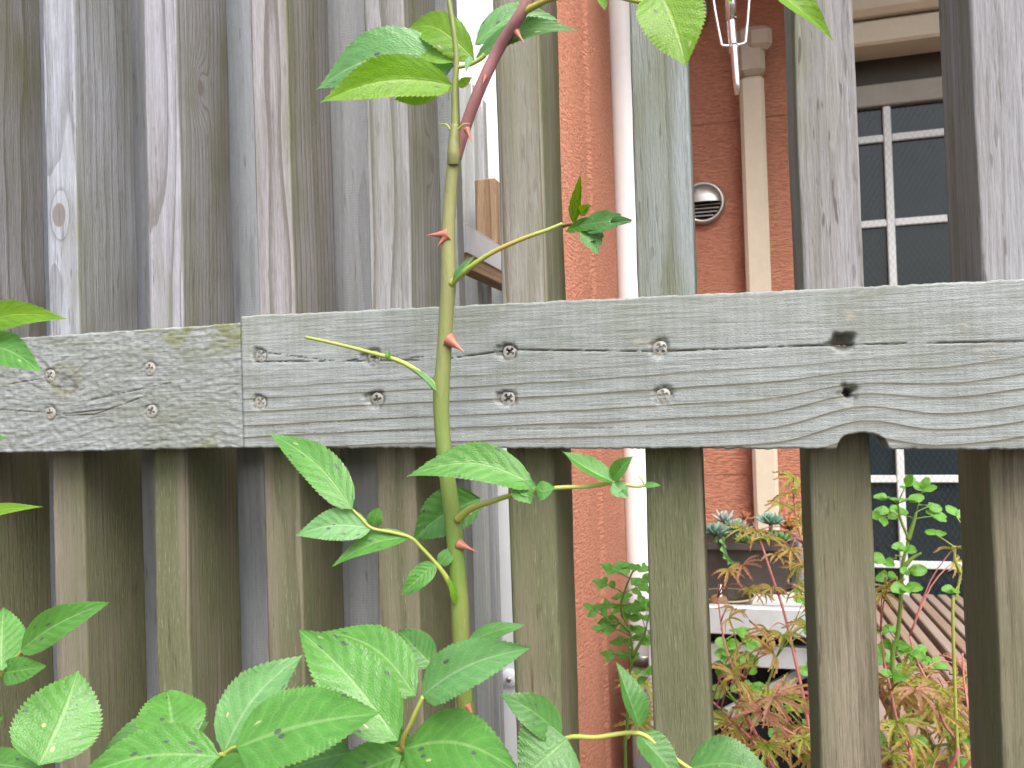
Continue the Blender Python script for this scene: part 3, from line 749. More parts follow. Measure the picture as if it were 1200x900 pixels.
def thorn(parent, b, t, rpx, Y=-.123, mat=None):
    B, T = at(b[0], b[1], Y), at(t[0], t[1], Y-.002); r = rpx*pxm(b[0], b[1], Y); d = T-B
    up = np.array([0, 0, 1.])
    P = [B-d*.2+up*r*.35, B+d*.12+up*r*.25, B+d*.48+up*r*.12, B+d*.8-up*r*.05, T-up*r*.35]
    V, F = tube(P, [r*1.7, r*1.05, r*.52, r*.24, r*.04], 8, 3)
    return mesh('thorn', V, F, mat or M_THORN, parent, smooth=True)

# ================================================================ FOREGROUND ROSE
rose = thing('rose_bush', 'tall thorny rose cane with serrated leaves rising in front of the rail', 'rose', tuple(at(560, 900, -.12)*[1, 1, 0]))
YS = -.12
m = Mat('cane_skin'); co = m.coord(); x, y, z = m.xyz(co)
n_ = m.noise(m.vec(x*70, y*70, z*16), 1., 3., .6); f_ = m.noise(m.vec(x*420, y*420, z*70), 1., 3., .65); b_ = m.noise(m.vec(x*30, y*30, z*9.), 1., 2., .5)
up_ = (z+(n_-.5)*.05).ss(.93, 1.14)
lo_c = m.mix((n_*1.5-.25).clamp(), (.105, .205, .030), (.165, .265, .05)); hi_c = m.mix((n_*1.5-.25).clamp(), (.185, .205, .07), (.27, .26, .11))
col = m.mix(up_, lo_c, hi_c); col = m.mix(b_.ss(.50, .72)*.75, col, (.29, .185, .10)); col = m.mix(f_.ss(.64, .74)*.55, col, (.36, .30, .18)); col = m.mix(f_.ss(.36, .28)*.35, col, (.08, .10, .03))
M_CANE = m.done(m.bsdf(col, .45, .4, m.bump(f_+n_*.6, .35, .0015)))
pstem(rose, [(590, 1300, YS), (568, 1010, YS), (553, 900, YS), (547, 850, YS), (541, 760, YS), (539, 710, YS), (537, 680, YS), (531, 610, YS), (523, 550, YS), (518, 500, YS), (517, 462, YS),
             (520, 420, YS), (523, 370, YS), (525.5, 330, YS), (525, 280, YS), (527, 240, YS), (530, 200, YS), (532, 182, YS)],
      [12, 11.5, 10.5, 10.2, 10, 10.8, 10, 10.3, 9.4, 9.1, 9.8, 8.8, 8.6, 9.2, 8.2, 7.4, 7.3, 7.8], M_CANE, 'cane', 16)
pstem(rose, [(532, 184, YS), (533, 160, YS), (533, 128, YS), (533, 100, YS), (535, 75, YS), (533, 45, YS), (527, 5, YS), (520, -40, YS)], [6.5, 5, 4.2, 3.6, 3.4, 3.2, 3, 2.8], MS_GREEN, 'shoot', 12)
pstem(rose, [(535, 186, YS+.004), (545, 150, YS+.003), (562, 105, YS), (583, 60, YS), (604, 26, YS-.004), (618, 2, YS-.005), (634, -40, YS-.005)], [6, 7, 7, 7, 7.3, 7, 6.5], MS_PURPLE, 'purple_cane', 14)
pstem(rose, [(612, 14, YS-.005), (625, 8, YS-.006), (650, -2, YS-.01), (700, -8, YS-.015), (750, 2, YS-.02), (772, -3, YS-.02)], [5.5, 4, 3.2, 2.8, 2.6, 2.3], MS_YEL, 'side_shoot', 10)
for b, t, r in [((520, 276), (500, 275), 4.2), ((522, 280), (513, 287), 4.), ((529, 402), (544, 412), 5.4), ((541, 640), (558, 646), 4.2), ((549, 830), (556, 842), 3), ((606, 40), (614, 50), 3.2), ((548, 155), (553, 167), 2.6),
                ((519, 545), (499, 540), 3), ((568, 92), (566, 98), 2.)]:
    thorn(rose, b, t, r)
# stipule sheath at the fork, with two whiskers
pstem(rose, [(531.5, 193, -.122), (531.5, 180, -.123), (532, 162, -.123), (533, 146, -.123)], [6.4, 7.5, 6.0, 3.9], M_CANE, 'sheath', 10)
pstem(rose, [(527, 152, -.127), (523, 146, -.128), (514, 146, -.128)], [2, 1.2, .4], MS_YEL, 'stipule', 6)
pstem(rose, [(537, 152, -.127), (543, 146, -.128), (551, 145, -.128)], [2, 1.2, .4], MS_YEL, 'stipule', 6)

# --- crown of young leaves at the top
pstem(rose, [(535, 79, YS), (550, 76, YS), (563, 69, YS), (568, 64, YS)], [2.2, 2.4, 2.8, 3.2], MS_YEL, 'petiole', 8)
leaf(rose, (531, 76, -.115), (371, 105, -.12), 78, ML_PALE, roll=-.55, fold=.10, curl=.10, bend=.09, wave=.05, teeth=18)
leaf(rose, (530, 100, -.125), (376, 120, -.155), 62, ML_YNG, roll=-.45, fold=.40, curl=.04, bend=.08, teeth=18, label='bright young leaf with small holes near its tip')
leaf(rose, (517, 96, -.112), (463, 117, -.112), 40, ML_YNG, roll=.3, fold=.1, teeth=11)
leaf(rose, (531, 73, -.120), (466, 45, -.11), 34, ML_YNG, roll=-.5, fold=.2, curl=.06, teeth=12)
leaf(rose, (556, 70, -.118), (474, 38, -.105), 46, ML_YNG, roll=-.35, fold=.12, curl=.16, bend=.10, teeth=13)
leaf(rose, (557, 52, -.112), (657, 25, -.10), 42, ML_PALE, roll=.75, fold=.30, curl=.10, bend=-.13, teeth=14)
leaf(rose, (558, 68, -.118), (678, 36, -.115), 34, ML_DARK, roll=.7, fold=.25, curl=.05, bend=-.12, teeth=16)
leaf(rose, (537, 101, -.122), (553, 91, -.124), 12, ML_YNG, roll=.2, teeth=7)
leaf(rose, (552, 66, -.125), (546, 84, -.13), 9, ML_PALE, roll=.4, teeth=5)
leaf(rose, (771, -14, -.14), (804, 78, -.15), 84, ML_YNG, roll=-.15, fold=.16, curl=.03, bend=-.03, teeth=17, label='broad bright leaf hanging into the frame from above')
leaf(rose, (770, -30, -.14), (690, -52, -.14), 50, ML_YNG, roll=.2)
leaf(rose, (892, -22, -.14), (977, 48, -.14), 44, ML_YNG, roll=.85, fold=.45, curl=.12, bend=.10, teeth=16)
pstem(rose, [(772, -3, -.14), (800, -22, -.14), (850, -30, -.14), (895, -22, -.14)], [2.3, 2, 2, 1.8], MS_YEL, 'petiole', 8)
leaf(rose, (848, -28, -.14), (857, 3, -.14), 26, ML_YNG, roll=.1, teeth=8)
leaf(rose, (703, -8, -.135), (709, 12, -.137), 14, ML_YNG, roll=.3, teeth=6)

# --- bare twigs
pstem(rose, [(528, 333, -.122), (545, 318, -.124), (575, 297, -.126), (612, 280, -.126), (640, 270, -.124), (659, 262, -.122)], [4.4, 3.6, 2.9, 2.7, 2.3, 2.0], MS_YEL, 'twig', 10)
leaf(rose, (531, 330, -.127), (557, 300, -.130), 12, ML_PALE, roll=.7, fold=.5, teeth=4)
pstem(rose, [(514, 459, -.122), (498, 442, -.124), (470, 424, -.126), (430, 412, -.126), (390, 402, -.126), (358, 395, -.125)], [4.2, 3.5, 2.8, 2.3, 2.0, 1.8], MS_YEL, 'twig', 10)
leaf(rose, (512, 458, -.127), (484, 432, -.129), 9, ML_PALE, roll=.6, fold=.5, teeth=4)
leaf(rose, (456, 419, -.128), (453, 411, -.128), 8, ML_MAT, teeth=4)
thorn(rose, (456, 419), (459, 412), 1.8)

# --- middle: right-hand branch across the gap
pstem(rose, [(536, 609, -.124), (552, 596, -.128), (575, 588, -.132), (602, 580, -.135), (650, 572, -.135), (690, 570, -.132), (718, 566, -.13), (745, 570, -.128), (756, 569, -.128)], [5, 4, 3.2, 2.8, 2.6, 2.5, 2.4, 1.8, 1.3], MS_YEL, 'side_branch', 10)
leaf(rose, (627, 569, -.137), (477, 559, -.15), 56, ML_MAT, roll=-.42, fold=.30, curl=.05, bend=.13, teeth=17)
leaf(rose, (628, 570, -.137), (600, 566, -.142), 22, ML_MAT, roll=-.3, fold=.3, curl=-.08, bend=-.15, teeth=8)
leaf(rose, (628, 571, -.137), (650, 571, -.140), 26, ML_MAT, roll=.4, fold=-.1, bend=.2, teeth=8)
leaf(rose, (606, 566, -.139), (622, 590, -.141), 30, ML_MAT, roll=.1, fold=.2, teeth=7)
leaf(rose, (563, 584, -.105), (484, 632, -.11), 62, ML_DARK, roll=.15, fold=.35, curl=.03, bend=.06, teeth=15)
leaf(rose, (718, 564, -.132), (659, 529, -.137), 34, ML_MAT, roll=.75, fold=.45, curl=-.05, teeth=13)
leaf(rose, (718, 562, -.132), (742, 535, -.137), 26, ML_MAT, roll=-.5, fold=.45, teeth=9)
leaf(rose, (718, 566, -.134), (735, 583, -.137), 22, ML_PALE, roll=.2, fold=.1, teeth=4, notch=.4)
leaf(rose, (754, 569, -.128), (774, 569, -.13), 9, ML_MAT, roll=.5, teeth=6)
pstem(rose, [(755, 569, -.128), (752, 562, -.129), (748, 558, -.129)], [1.3, 1, .8], MS_YEL, 'twig', 6)

# --- middle: left-hand compound leaf
pstem(rose, [(537, 712, -.12), (531, 692, -.124), (520, 672, -.128), (508, 657, -.13), (494, 642, -.132), (481, 630, -.134), (460, 624, -.136), (436, 619, -.138), (424, 608, -.139), (413, 597, -.140)], [4.6, 4.2, 3, 2.3, 2.2, 2.1, 2, 2, 1.8, 1.5], MS_YEL, 'petiole', 10)
leaf(rose, (413, 597, -.142), (316, 508, -.128), 50, ML_MAT, roll=-.25, fold=.25, curl=.03, bend=.06, teeth=17)
leaf(rose, (435, 619, -.138), (347, 628, -.15), 44, ML_PALE, roll=-.3, fold=.22, curl=.05, bend=.08, teeth=14)
leaf(rose, (480, 629, -.134), (390, 664, -.145), 32, ML_MAT, roll=-.65, fold=.25, curl=.05, bend=.07, teeth=15)
leaf(rose, (437, 616, -.138), (444, 595, -.139), 20, ML_MAT, roll=.1, fold=.1, teeth=8, round_=.4)
leaf(rose, (511, 660, -.130), (470, 698, -.135), 28, ML_MAT, roll=-.3, fold=.12, teeth=11)
leaf(rose, (514, 662, -.126), (535, 642, -.122), 20, ML_MAT, roll=.3, fold=.1, teeth=8)
leaf(rose, (534, 708, -.126), (526, 676, -.129), 10, ML_YNG, roll=.3, teeth=4)

# --- bottom: big leaves round the foot
pstem(rose, [(560, 935, -.12), (510, 905, -.15), (472, 878, -.165), (482, 846, -.168), (496, 816, -.168)], [4, 3.4, 3.2, 2.6, 2.4], MS_YEL, 'petiole', 10)
pstem(rose, [(472, 878, -.165), (440, 880, -.168), (412, 882, -.17)], [3, 2.8, 2.6], MS_YEL, 'petiole', 8)
leaf(rose, (466, 868, -.186), (350, 738, -.170), 84, ML_MAT, roll=-.10, fold=.24, curl=.05, bend=.03, teeth=19, label='broad leaf dotted with dark spots at the foot of the cane')
leaf(rose, (487, 816, -.160), (376, 740, -.140), 62, ML_MAT, roll=-.35, fold=.20, curl=.05, bend=.10, teeth=18)
leaf(rose, (495, 815, -.168), (623, 759, -.18), 66, ML_PALE, roll=.30, fold=.25, curl=.05, bend=-.05, teeth=18)
leaf(rose, (508, 781, -.136), (468, 740, -.125), 46, ML_DARK, roll=-.05, fold=.25, teeth=12, round_=.3)
leaf(rose, (548, 752, -.140), (615, 732, -.138), 26, ML_DARK, roll=.6, fold=.1, curl=.05, teeth=14)
leaf(rose, (473, 878, -.168), (612, 908, -.19), 82, ML_MAT, roll=.20, fold=.12, curl=.05, bend=-.10, teeth=17)
leaf(rose, (480, 862, -.150), (424, 900, -.15), 60, ML_DARK, roll=.1, fold=.15, teeth=12)
leaf(rose, (412, 882, -.168), (330, 905, -.175), 52, ML_DARK, roll=-.4, fold=.2, curl=.08, teeth=13)
leaf(rose, (470, 885, -.172), (380, 925, -.18), 60, ML_MAT, roll=-.3, fold=.2, teeth=13)
leaf(rose, (500, 915, -.172), (420, 950, -.18), 70, ML_MAT, roll=.1, fold=.2, teeth=13)
leaf(rose, (277, 876, -.206), (446, 836, -.202), 100, ML_MAT, roll=.40, fold=.15, curl=.03, bend=-.03, teeth=20)
leaf(rose, (262, 883, -.178), (355, 768, -.150), 72, ML_PALE, roll=.30, fold=.28, curl=.04, bend=-.09, teeth=16)
leaf(rose, (205, 874, -.193), (196, 811, -.170), 82, ML_MAT, roll=-.1, fold=.20, curl=.04, teeth=15, round_=.35)
leaf(rose, (245, 846, -.160), (118, 884, -.16), 56, ML_PALE, roll=-.1, fold=.1, curl=.04, bend=.04, teeth=14)
leaf(rose, (258, 887, -.200), (92, 912, -.215), 74, ML_MAT, roll=-.30, fold=.20, curl=.06, bend=.06, teeth=18)
leaf(rose, (240, 905, -.182), (330, 935, -.20), 60, ML_MAT, roll=.2, fold=.2, teeth=14)
pstem(rose, [(560, 960, -.12), (400, 925, -.16), (290, 900, -.178), (262, 884, -.18), (240, 892, -.18), (205, 876, -.178)], [4, 3.5, 3, 2.8, 2.4, 2], MS_YEL, 'petiole', 8)
pstem(rose, [(262, 884, -.18), (272, 877, -.18), (280, 874, -.18)], [2.6, 2.2, 2], MS_YEL, 'petiole', 8)
# --- bottom right spray
pstem(rose, [(565, 990, -.12), (610, 915, -.14), (657, 868, -.148), (700, 864, -.15), (748, 859, -.15), (778, 880, -.15), (812, 903, -.15), (850, 925, -.15)], [4, 3.4, 2.8, 2.8, 2.7, 2.6, 2.4, 2.2], MS_YEL, 'petiole', 10)
leaf(rose, (658, 864, -.148), (584, 815, -.155), 46, ML_DARK, roll=.2, fold=.2, curl=.05, bend=.06, droop=-.1, teeth=14)
leaf(rose, (665, 866, -.150), (612, 912, -.165), 96, ML_DARK, roll=.1, fold=.12, curl=.04, teeth=15, round_=.3)
leaf(rose, (750, 853, -.150), (722, 776, -.145), 44, ML_DARK, roll=.75, fold=.5, curl=.06, bend=-.06, teeth=14)
leaf(rose, (748, 860, -.150), (796, 915, -.155), 46, ML_DARK, roll=.45, fold=.4, curl=.03, teeth=12)
leaf(rose, (806, 902, -.150), (905, 912, -.155), 66, ML_DARK, roll=.25, fold=.15, curl=.06, bend=-.10, teeth=14, round_=.3)

# ================================================================ ROSE SPRAYS AT THE LEFT EDGE
rose2 = thing('rose_bush', 'rose sprays entering at the left edge beside the rail', 'rose', tuple(at(-60, 900, -.12)*[1, 1, 0]))
pstem(rose2, [(-90, 1350, -.14), (-60, 1000, -.14), (-45, 800, -.14), (-52, 600, -.14), (-60, 420, -.14), (-70, 300, -.14)], [9, 8, 7, 6.5, 6, 5], MS_LOW, 'cane', 12)
pstem(rose2, [(-60, 440, -.14), (-40, 412, -.15), (-20, 402, -.15)], [3, 2.4, 2], MS_YEL, 'petiole', 8)
leaf(rose2, (-45, 398, -.15), (77, 374, -.16), 40, ML_YNG, roll=.35, fold=.15, curl=.04, bend=-.09, teeth=16, label='bright yellow-green leaf arching over the rail at the left edge')
leaf(rose2, (-30, 404, -.152), (48, 436, -.16), 46, ML_MAT, roll=.1, fold=.12, curl=.03, bend=-.07, teeth=15)
leaf(rose2, (-45, 610, -.15), (50, 594, -.155), 20, ML_YNG, roll=-.6, fold=.2, teeth=13)
leaf(rose2, (-40, 520, -.15), (11, 513, -.155), 16, ML_MAT, roll=-.5, fold=.2, teeth=10)
pstem(rose2, [(-50, 860, -.14), (-30, 815, -.15), (0, 792, -.155), (28, 760, -.158)], [3.4, 3, 2.4, 2], MS_YEL, 'petiole', 8)
leaf(rose2, (2, 786, -.160), (4, 712, -.140), 56, ML_MAT, roll=-.2, fold=.2, curl=.04, teeth=13)
leaf(rose2, (24, 762, -.160), (134, 705, -.155), 44, ML_MAT, roll=-.25, fold=.22, curl=.05, bend=-.04, droop=-.05, teeth=16)
leaf(rose2, (2, 789, -.155), (54, 781, -.165), 34, ML_MAT, roll=.1, fold=.1, teeth=11, round_=.2)
pstem(rose2, [(-60, 960, -.14), (-20, 905, -.16), (20, 895, -.17), (45, 899, -.175)], [3.2, 3, 2.6, 2.2], MS_YEL, 'petiole', 8)
leaf(rose2, (45, 897, -.198), (91, 786, -.165), 100, ML_MAT, roll=.05, fold=.16, curl=.03, bend=.03, teeth=17)
leaf(rose2, (-20, 895, -.172), (56, 905, -.19), 40, ML_MAT, roll=-.2, fold=.2, teeth=13)
leaf(rose2, (-30, 870, -.165), (4, 838, -.17), 34, ML_MAT, roll=-.2, fold=.2, teeth=11)

# ================================================================ CHEWED SHOOT BEHIND THE FENCE
sh = thing('rose_shoot', 'pale shoot with chewed, notched leaves peeping out behind a picket', 'rose shoot', (-.135, .125, 0))
P0 = [(-.135, .125, 0.0), (-.137, .125, .5), (-.134, .122, 1.0), (-.134, .12, 1.18)]
mesh('stem', *tube(P0+[tuple(at(655, 268, .105)), tuple(at(668, 263, .085)), tuple(at(682, 264, .07))], [.004, .0035, .003, .0025, .0016, .0014, .001], 8, 6), MS_YEL, sh, smooth=True)
leaf(sh, (680, 264, .07), (740, 259, .045), 30, ML_PALE, roll=.45, fold=.1, curl=.05, teeth=5, notch=.35)
leaf(sh, (690, 266, .07), (699, 297, .055), 30, ML_PALE, roll=.1, fold=.1, teeth=5, notch=.4)
leaf(sh, (672, 262, .08), (680, 207, .06), 20, ML_YNG, roll=.65, fold=.45, curl=-.04, teeth=6)
leaf(sh, (664, 270, .08), (712, 268, .055), 22, ML_MAT, roll=.6, fold=.3, curl=.05, bend=-.04, teeth=6)
leaf(sh, (678, 250, .075), (692, 240, .06), 14, ML_YNG, roll=.1, teeth=4, notch=.2)

# ================================================================ BEHIND THE FENCE: bench, stand, pots
def trough(x0, x1, y0, y1, z0, z1, tp, th):
    V = []
    for z, k, ins in ((z0, tp, 0), (z1, 0, 0), (z1, 0, th), (z1-.03, .004, th)):
        V += [(x0+k+ins, y0+k+ins, z), (x1-k-ins, y0+k+ins, z), (x1-k-ins, y1-k-ins, z), (x0+k+ins, y1-k-ins, z)]
    F = [(3, 2, 1, 0), (12, 13, 14, 15)]
    for r_ in range(3):
        for i in range(4): F.append((r_*4+i, r_*4+(i+1) % 4, r_*4+4+(i+1) % 4, r_*4+4+i))
    return V, F
deck = thing('slatted_bench', 'low brown slatted wooden bench under the window', 'bench', (.55, 1.1, 0))
ZD = .555
m = Mat('bench_slat'); x, y, z = m.xyz(m.coord()); rd = m.rand()
g1 = m.noise(m.vec(x*260+rd*50, y*9, z*260), 1., 3., .6); g2 = m.noise(m.vec(x*20+rd*30, y*4+rd*9, z*20), 1., 2., .5)
cc = m.mix((g1*.9+g2*.7-.35).clamp(), (.17, .105, .07), (.36, .27, .21)); cc = m.mix(rd*.5, cc, (.30, .27, .25))
M_SLAT = m.done(m.bsdf(cc, .75, .2, m.bump(g1, .4, .002)))
xs_ = .20; i_ = 0
slat_me = None
while xs_ < 1.15:
    wv = .0195+.002*math.sin(i_*2.3)
    if slat_me is None:
        o = mesh('slat', *box(xs_, xs_+.0205, .70, YW-.035, ZD-.018, ZD, .002), M_SLAT, deck); slat_me = (o.data, xs_)
    else:
        inst('slat', slat_me[0], deck, Matrix.Translation((ORG[deck][0]+xs_-slat_me[1], ORG[deck][1]+rnd.uniform(-.008, .008), rnd.uniform(-.002, .001))))
    xs_ += .0285 if i_ % 5 else .034; i_ += 1
for yb in (.78, 1.13, 1.48): mesh('bearer', *box(.20, 1.15, yb, yb+.04, ZD-.06, ZD-.021, .002), M_SLAT, deck)
for xl in (.22, 1.09):
    for yl in (.785, 1.48): mesh('leg', *box(xl, xl+.035, yl+.002, yl+.037, 0.005, ZD-.061, .002), M_SLAT, deck)

M_ALU = plain('dull_aluminium', (.62, .64, .68), .45, .5, metal=.35, grime=.10, bumps=.08)
def ztop_(px, py, Y): return float(at(px, py, Y)[2])
ys0 = .95; za, zb_ = ztop_(900, 713, ys0), ztop_(900, 746, ys0); zc_, zd_ = ztop_(912, 763, ys0), ztop_(912, 789, ys0)
sx0, sx1 = float(at(757, 730, ys0)[0]), float(at(966, 780, ys0)[0])
stand = thing('aluminium_stand', 'pale aluminium plant stand with two wide front bars', 'plant stand', ((sx0+sx1)/2, 1.1, 0))
mesh('top_bar', *box(sx0, sx1-.011, ys0, ys0+.02, zb_, za, .002), M_ALU, stand)
mesh('lower_bar', *box(sx0+.0125, sx1-.0125, ys0+.022, ys0+.04, zd_, zc_, .002), M_ALU, stand)
for (xl, yl) in ((sx0, ys0+.021), (sx1-.0115, ys0+.0005), (sx0, 1.33), (sx1-.0115, 1.33)):
    mesh('leg', *box(xl, xl+.0115, yl, yl+.022, 0.005, za-.001 if yl < 1 and xl > sx0 else zb_-.001, .0015), M_ALU, stand)
V, F = box(0, .30, 0, .012, -.009, .009, .001); V = np.array(V); th = math.radians(32)
V = np.stack([sx1-.245+V[:, 0]*math.cos(th)-V[:, 2]*math.sin(th)*0, ys0+.045+V[:, 1], zd_-.145+V[:, 0]*math.sin(th)+V[:, 2]*1.3], -1)
mesh('brace', V, F, M_ALU, stand)
mesh('shelf', *box(sx0+.001, sx1-.0005, ys0+.0205, 1.352, zb_+.0015, zb_+.010, .001), M_ALU, stand)
for k in range(3): mesh('shelf_slat', *box(sx0+.003, sx1-.003, 1.00+k*.12, 1.08+k*.12, zb_+.0105, zb_+.019, .001), plain('stand_top_%d' % k, (.55, .55, .54), .6, .3, grime=.15), stand)
ZSH = zb_+.0195
crate = thing('crate', 'dark plastic crate added for the darkness under the aluminium stand', 'crate', ((sx0+sx1)/2, 1.15, 0))  # added box stands in for dark things and shade below the shelf
mesh('body', *trough(sx0+.02, sx1-.02, ys0+.075, 1.31, .01, zb_-.03, .02, .004), M_BLACK, crate)
for k in range(7):
    xr = sx0+.045+k*(sx1-sx0-.09)/6
    mesh('rib', *box(xr-.003, xr+.003, ys0+.062, ys0+.074, .03, zb_-.035, .001), M_BLACK, crate)
# planter
M_BROWNPL = plain('brown_planter_plastic', (.060, .047, .042), .5, .35, grime=.25, bumps=.15)
pl0, pl1 = float(at(822, 660, 1.18)[0]), float(at(929, 660, 1.18)[0]); zr = ztop_(880, 637, 1.16)
plt_ = thing('planter', 'dark brown oblong planter crowded with succulents', 'planter', ((pl0+pl1)/2, 1.24, ZSH))
mesh('trough', *trough(pl0, pl1, 1.16, 1.32, ZSH, zr-.012, .016, .006), M_BROWNPL, plt_)
mesh('rim', *trough(pl0-.007, pl1+.007, 1.153, 1.327, zr-.0118, zr, -.001, .013), M_BROWNPL, plt_)
mesh('soil', *box(pl0+.02, pl1-.02, 1.18, 1.30, zr-.040, zr-.012), M_SOIL, plt_)
# shallow bowl and nut-brown pot in front
bc_ = at(852, 694, 1.07); s_ = pxm(852, 694, 1.07)
bowl = thing('bowl', 'shallow dark glazed bowl in front of the planter', 'bowl', (bc_[0], 1.07, ZSH))
mesh('body', *lathe([(.0001, 0), (17*s_, 0), (28*s_, .008), (31*s_, .020), (31.5*s_, .022), (30*s_, .022), (26*s_, .010), (.0001, .006)], (bc_[0], 1.07, ZSH), 'z', 40), plain('dark_glaze', (.045, .040, .032), .18, .6, grime=.2), bowl, smooth=True)
mesh('rim', *lathe([(30.2*s_, .0222), (31.8*s_, .0226), (32.1*s_, .0212), (31.7*s_, .0195)], (bc_[0], 1.07, ZSH), 'z', 40), plain('straw_rim', (.36, .28, .16), .5, .3), bowl, smooth=True)
pc_ = at(842, 692, 1.02); s_ = pxm(842, 692, 1.02)
nut = thing('small_pot', 'small nut-brown round pot with a white plant tag', 'pot', (pc_[0], 1.02, ZSH))
mesh('body', *lathe([(.0001, 0), (8*s_, 0), (11*s_, 6*s_), (11.5*s_, 12*s_), (9*s_, 18*s_), (6.5*s_, 20*s_), (5.5*s_, 18*s_)], (pc_[0], 1.02, ZSH), 'z', 24), plain('nut_brown', (.26, .16, .085), .7, .2, grime=.35, bumps=.5, scale=150.), nut, smooth=True)
mesh('tag', *box(pc_[0]+.001, pc_[0]+.006, 1.019, 1.0205, ZSH+.02, ZSH+.053), M_WHITE, nut)
gc = at(943, 690, 1.22); gs = pxm(943, 690, 1.22)
jar = thing('grey_sack', 'crumpled grey bag standing beside the brown planter', 'bag', (gc[0], 1.22, ZSH))
prof = [(.0001, 0), (15*gs, .0), (17*gs, .012), (16*gs, .05), (15*gs, .085), (12*gs, .105), (7*gs, .112), (.0001, .113)]
V, F = lathe(prof, (gc[0], 1.22, ZSH), 'z', 28); nn = vnoise(77)
V = V+np.stack([.005*nn(V[:, 0]*160, V[:, 2]*90), .005*nn(V[:, 1]*160, V[:, 2]*90+5), 0*V[:, 0]], -1)
mesh('body', V, F, plain('grey_cloth', (.33, .33, .34), .85, .1, grime=.3, bumps=.6, scale=60.), jar, smooth=True)

# ---------------------------------------------------------------- succulents and small plants in the planter
def orient(P, ax, nrm, sc):
    ax = V3(ax); ax = ax/np.linalg.norm(ax); nrm = V3(nrm); nrm = nrm-ax*np.dot(nrm, ax); nrm = nrm/(np.linalg.norm(nrm)+1e-9); sd = np.cross(ax, nrm)
    return Matrix(((sd[0]*sc, ax[0]*sc, nrm[0]*sc, P[0]), (sd[1]*sc, ax[1]*sc, nrm[1]*sc, P[1]), (sd[2]*sc, ax[2]*sc, nrm[2]*sc, P[2]), (0, 0, 0, 1)))
def fleshy(name, mat, wd=.32, th=.16):
    V, F = [], []; n = 7; seg = 6
    for i in range(n+1):
        u = i/n; w = math.sin(math.pi*min(1, u*.86+.12))**.8*wd*.5
        if i == n: w = .004
        for k in range(seg):
            a = 2*math.pi*k/seg; V.append((w*math.cos(a), u, w*math.sin(a)*th/wd+.18*u*u))
    for i in range(n):
        for k in range(seg): F.append((i*seg+k, i*seg+(k+1) % seg, (i+1)*seg+(k+1) % seg, (i+1)*seg+k))
    me = bpy.data.meshes.new(name); me.from_pydata(V, [], F); me.update(); me.polygons.foreach_set('use_smooth', [True]*len(me.polygons)); me.materials.append(mat); return me
def tint(name, a, b, rough=.5, trans=0.):
    m = Mat(name); rd = m.rand(); n = m.noise(m.coord(), 6., 2., .5); return m.done(m.bsdf(m.mix((rd*.8+n*.5-.15).clamp(), a, b), rough, .35))
M_SUC1 = tint('succulent_bluegreen', (.10, .22, .17), (.20, .36, .29)); M_SUC2 = tint('succulent_green', (.07, .19, .05), (.16, .32, .10))
M_SUC3 = tint('succulent_grey', (.28, .33, .31), (.42, .46, .42)); M_SUC4 = tint('succulent_rust', (.30, .10, .045), (.45, .20, .07))
ME_S = {k: fleshy('succulent_leaf', v) for k, v in dict(b=M_SUC1, g=M_SUC2, p=M_SUC3, r=M_SUC4).items()}
def rosette(px, py, Y, rpx, kind, label, n=22, up=.5, name='succulent'):
    P = at(px, py, Y); R = 1.35*rpx*pxm(px, py, Y)
    t = thing(name, label, 'succulent', tuple(P-[0, 0, R*.4]), 'succulents in the brown planter')
    for i in range(n):
        a = i*2.39996; e = .15+1.1*(i/n)*up*2
        d = np.array([math.cos(a)*math.cos(e), math.sin(a)*math.cos(e), math.sin(e)])
        inst('leaf', ME_S[kind], t, orient(P-[0, 0, R*.25]+d*R*.1, d, (0, 0, 1), R*(1.05-.45*i/n)*rnd.uniform(.9, 1.1)))
    mesh('stem', *tube([P-[0, 0, R*.2+.03], P-[0, 0, R*.2]], R*.12, 6, 1), M_SUC2, t)
rosette(838, 622, 1.20, 15, 'b', 'blue-green succulent rosette at the left end of the brown planter', 26)
rosette(849, 608, 1.25, 13, 'p', 'silvery pointed succulent above the left end of the planter', 20, .7)
rosette(862, 618, 1.21, 14, 'b', 'blue-green succulent rosette beside the silvery one', 24)
rosette(872, 633, 1.185, 11, 'g', 'low green succulent spilling over the planter rim', 22)
rosette(903, 610, 1.22, 14, 'b', 'largest turquoise succulent rosette right of centre in the planter', 26)
rosette(893, 631, 1.185, 10, 'g', 'small bright green succulent at the front rim, left of another', 20)
rosette(914, 631, 1.185, 12, 'g', 'bright green succulent at the right front corner of the planter', 22)
rosette(926, 616, 1.24, 14, 'r', 'rust-coloured spiky succulent at the right end of the planter', 24, .8)
rosette(873, 606, 1.26, 9, 'r', 'small reddish succulent standing behind the green ones', 16, .8)
# trailing sedum over the planter's left corner
tr = thing('trailing_sedum', 'thin green sedum tail trailing down the planter front', 'succulent', tuple(at(848, 634, 1.155)))
pts = [at(846, 630, 1.165), at(847, 640, 1.145), at(850, 652, 1.142), at(857, 660, 1.142), at(866, 662, 1.142)]
V, F = tube(pts, .0012, 5, 4); mesh('stem', V, F, M_SUC2, tr)
pp_, _ = smoothpath(pts, [1]*5, 12)
for i, p in enumerate(pp_):
    for k in range(3):
        a = i*1.9+k*2.1; inst('leaf', ME_S['g'], tr, orient(p, (math.cos(a), -.3, math.sin(a)), (0, -1, .3), .0075))

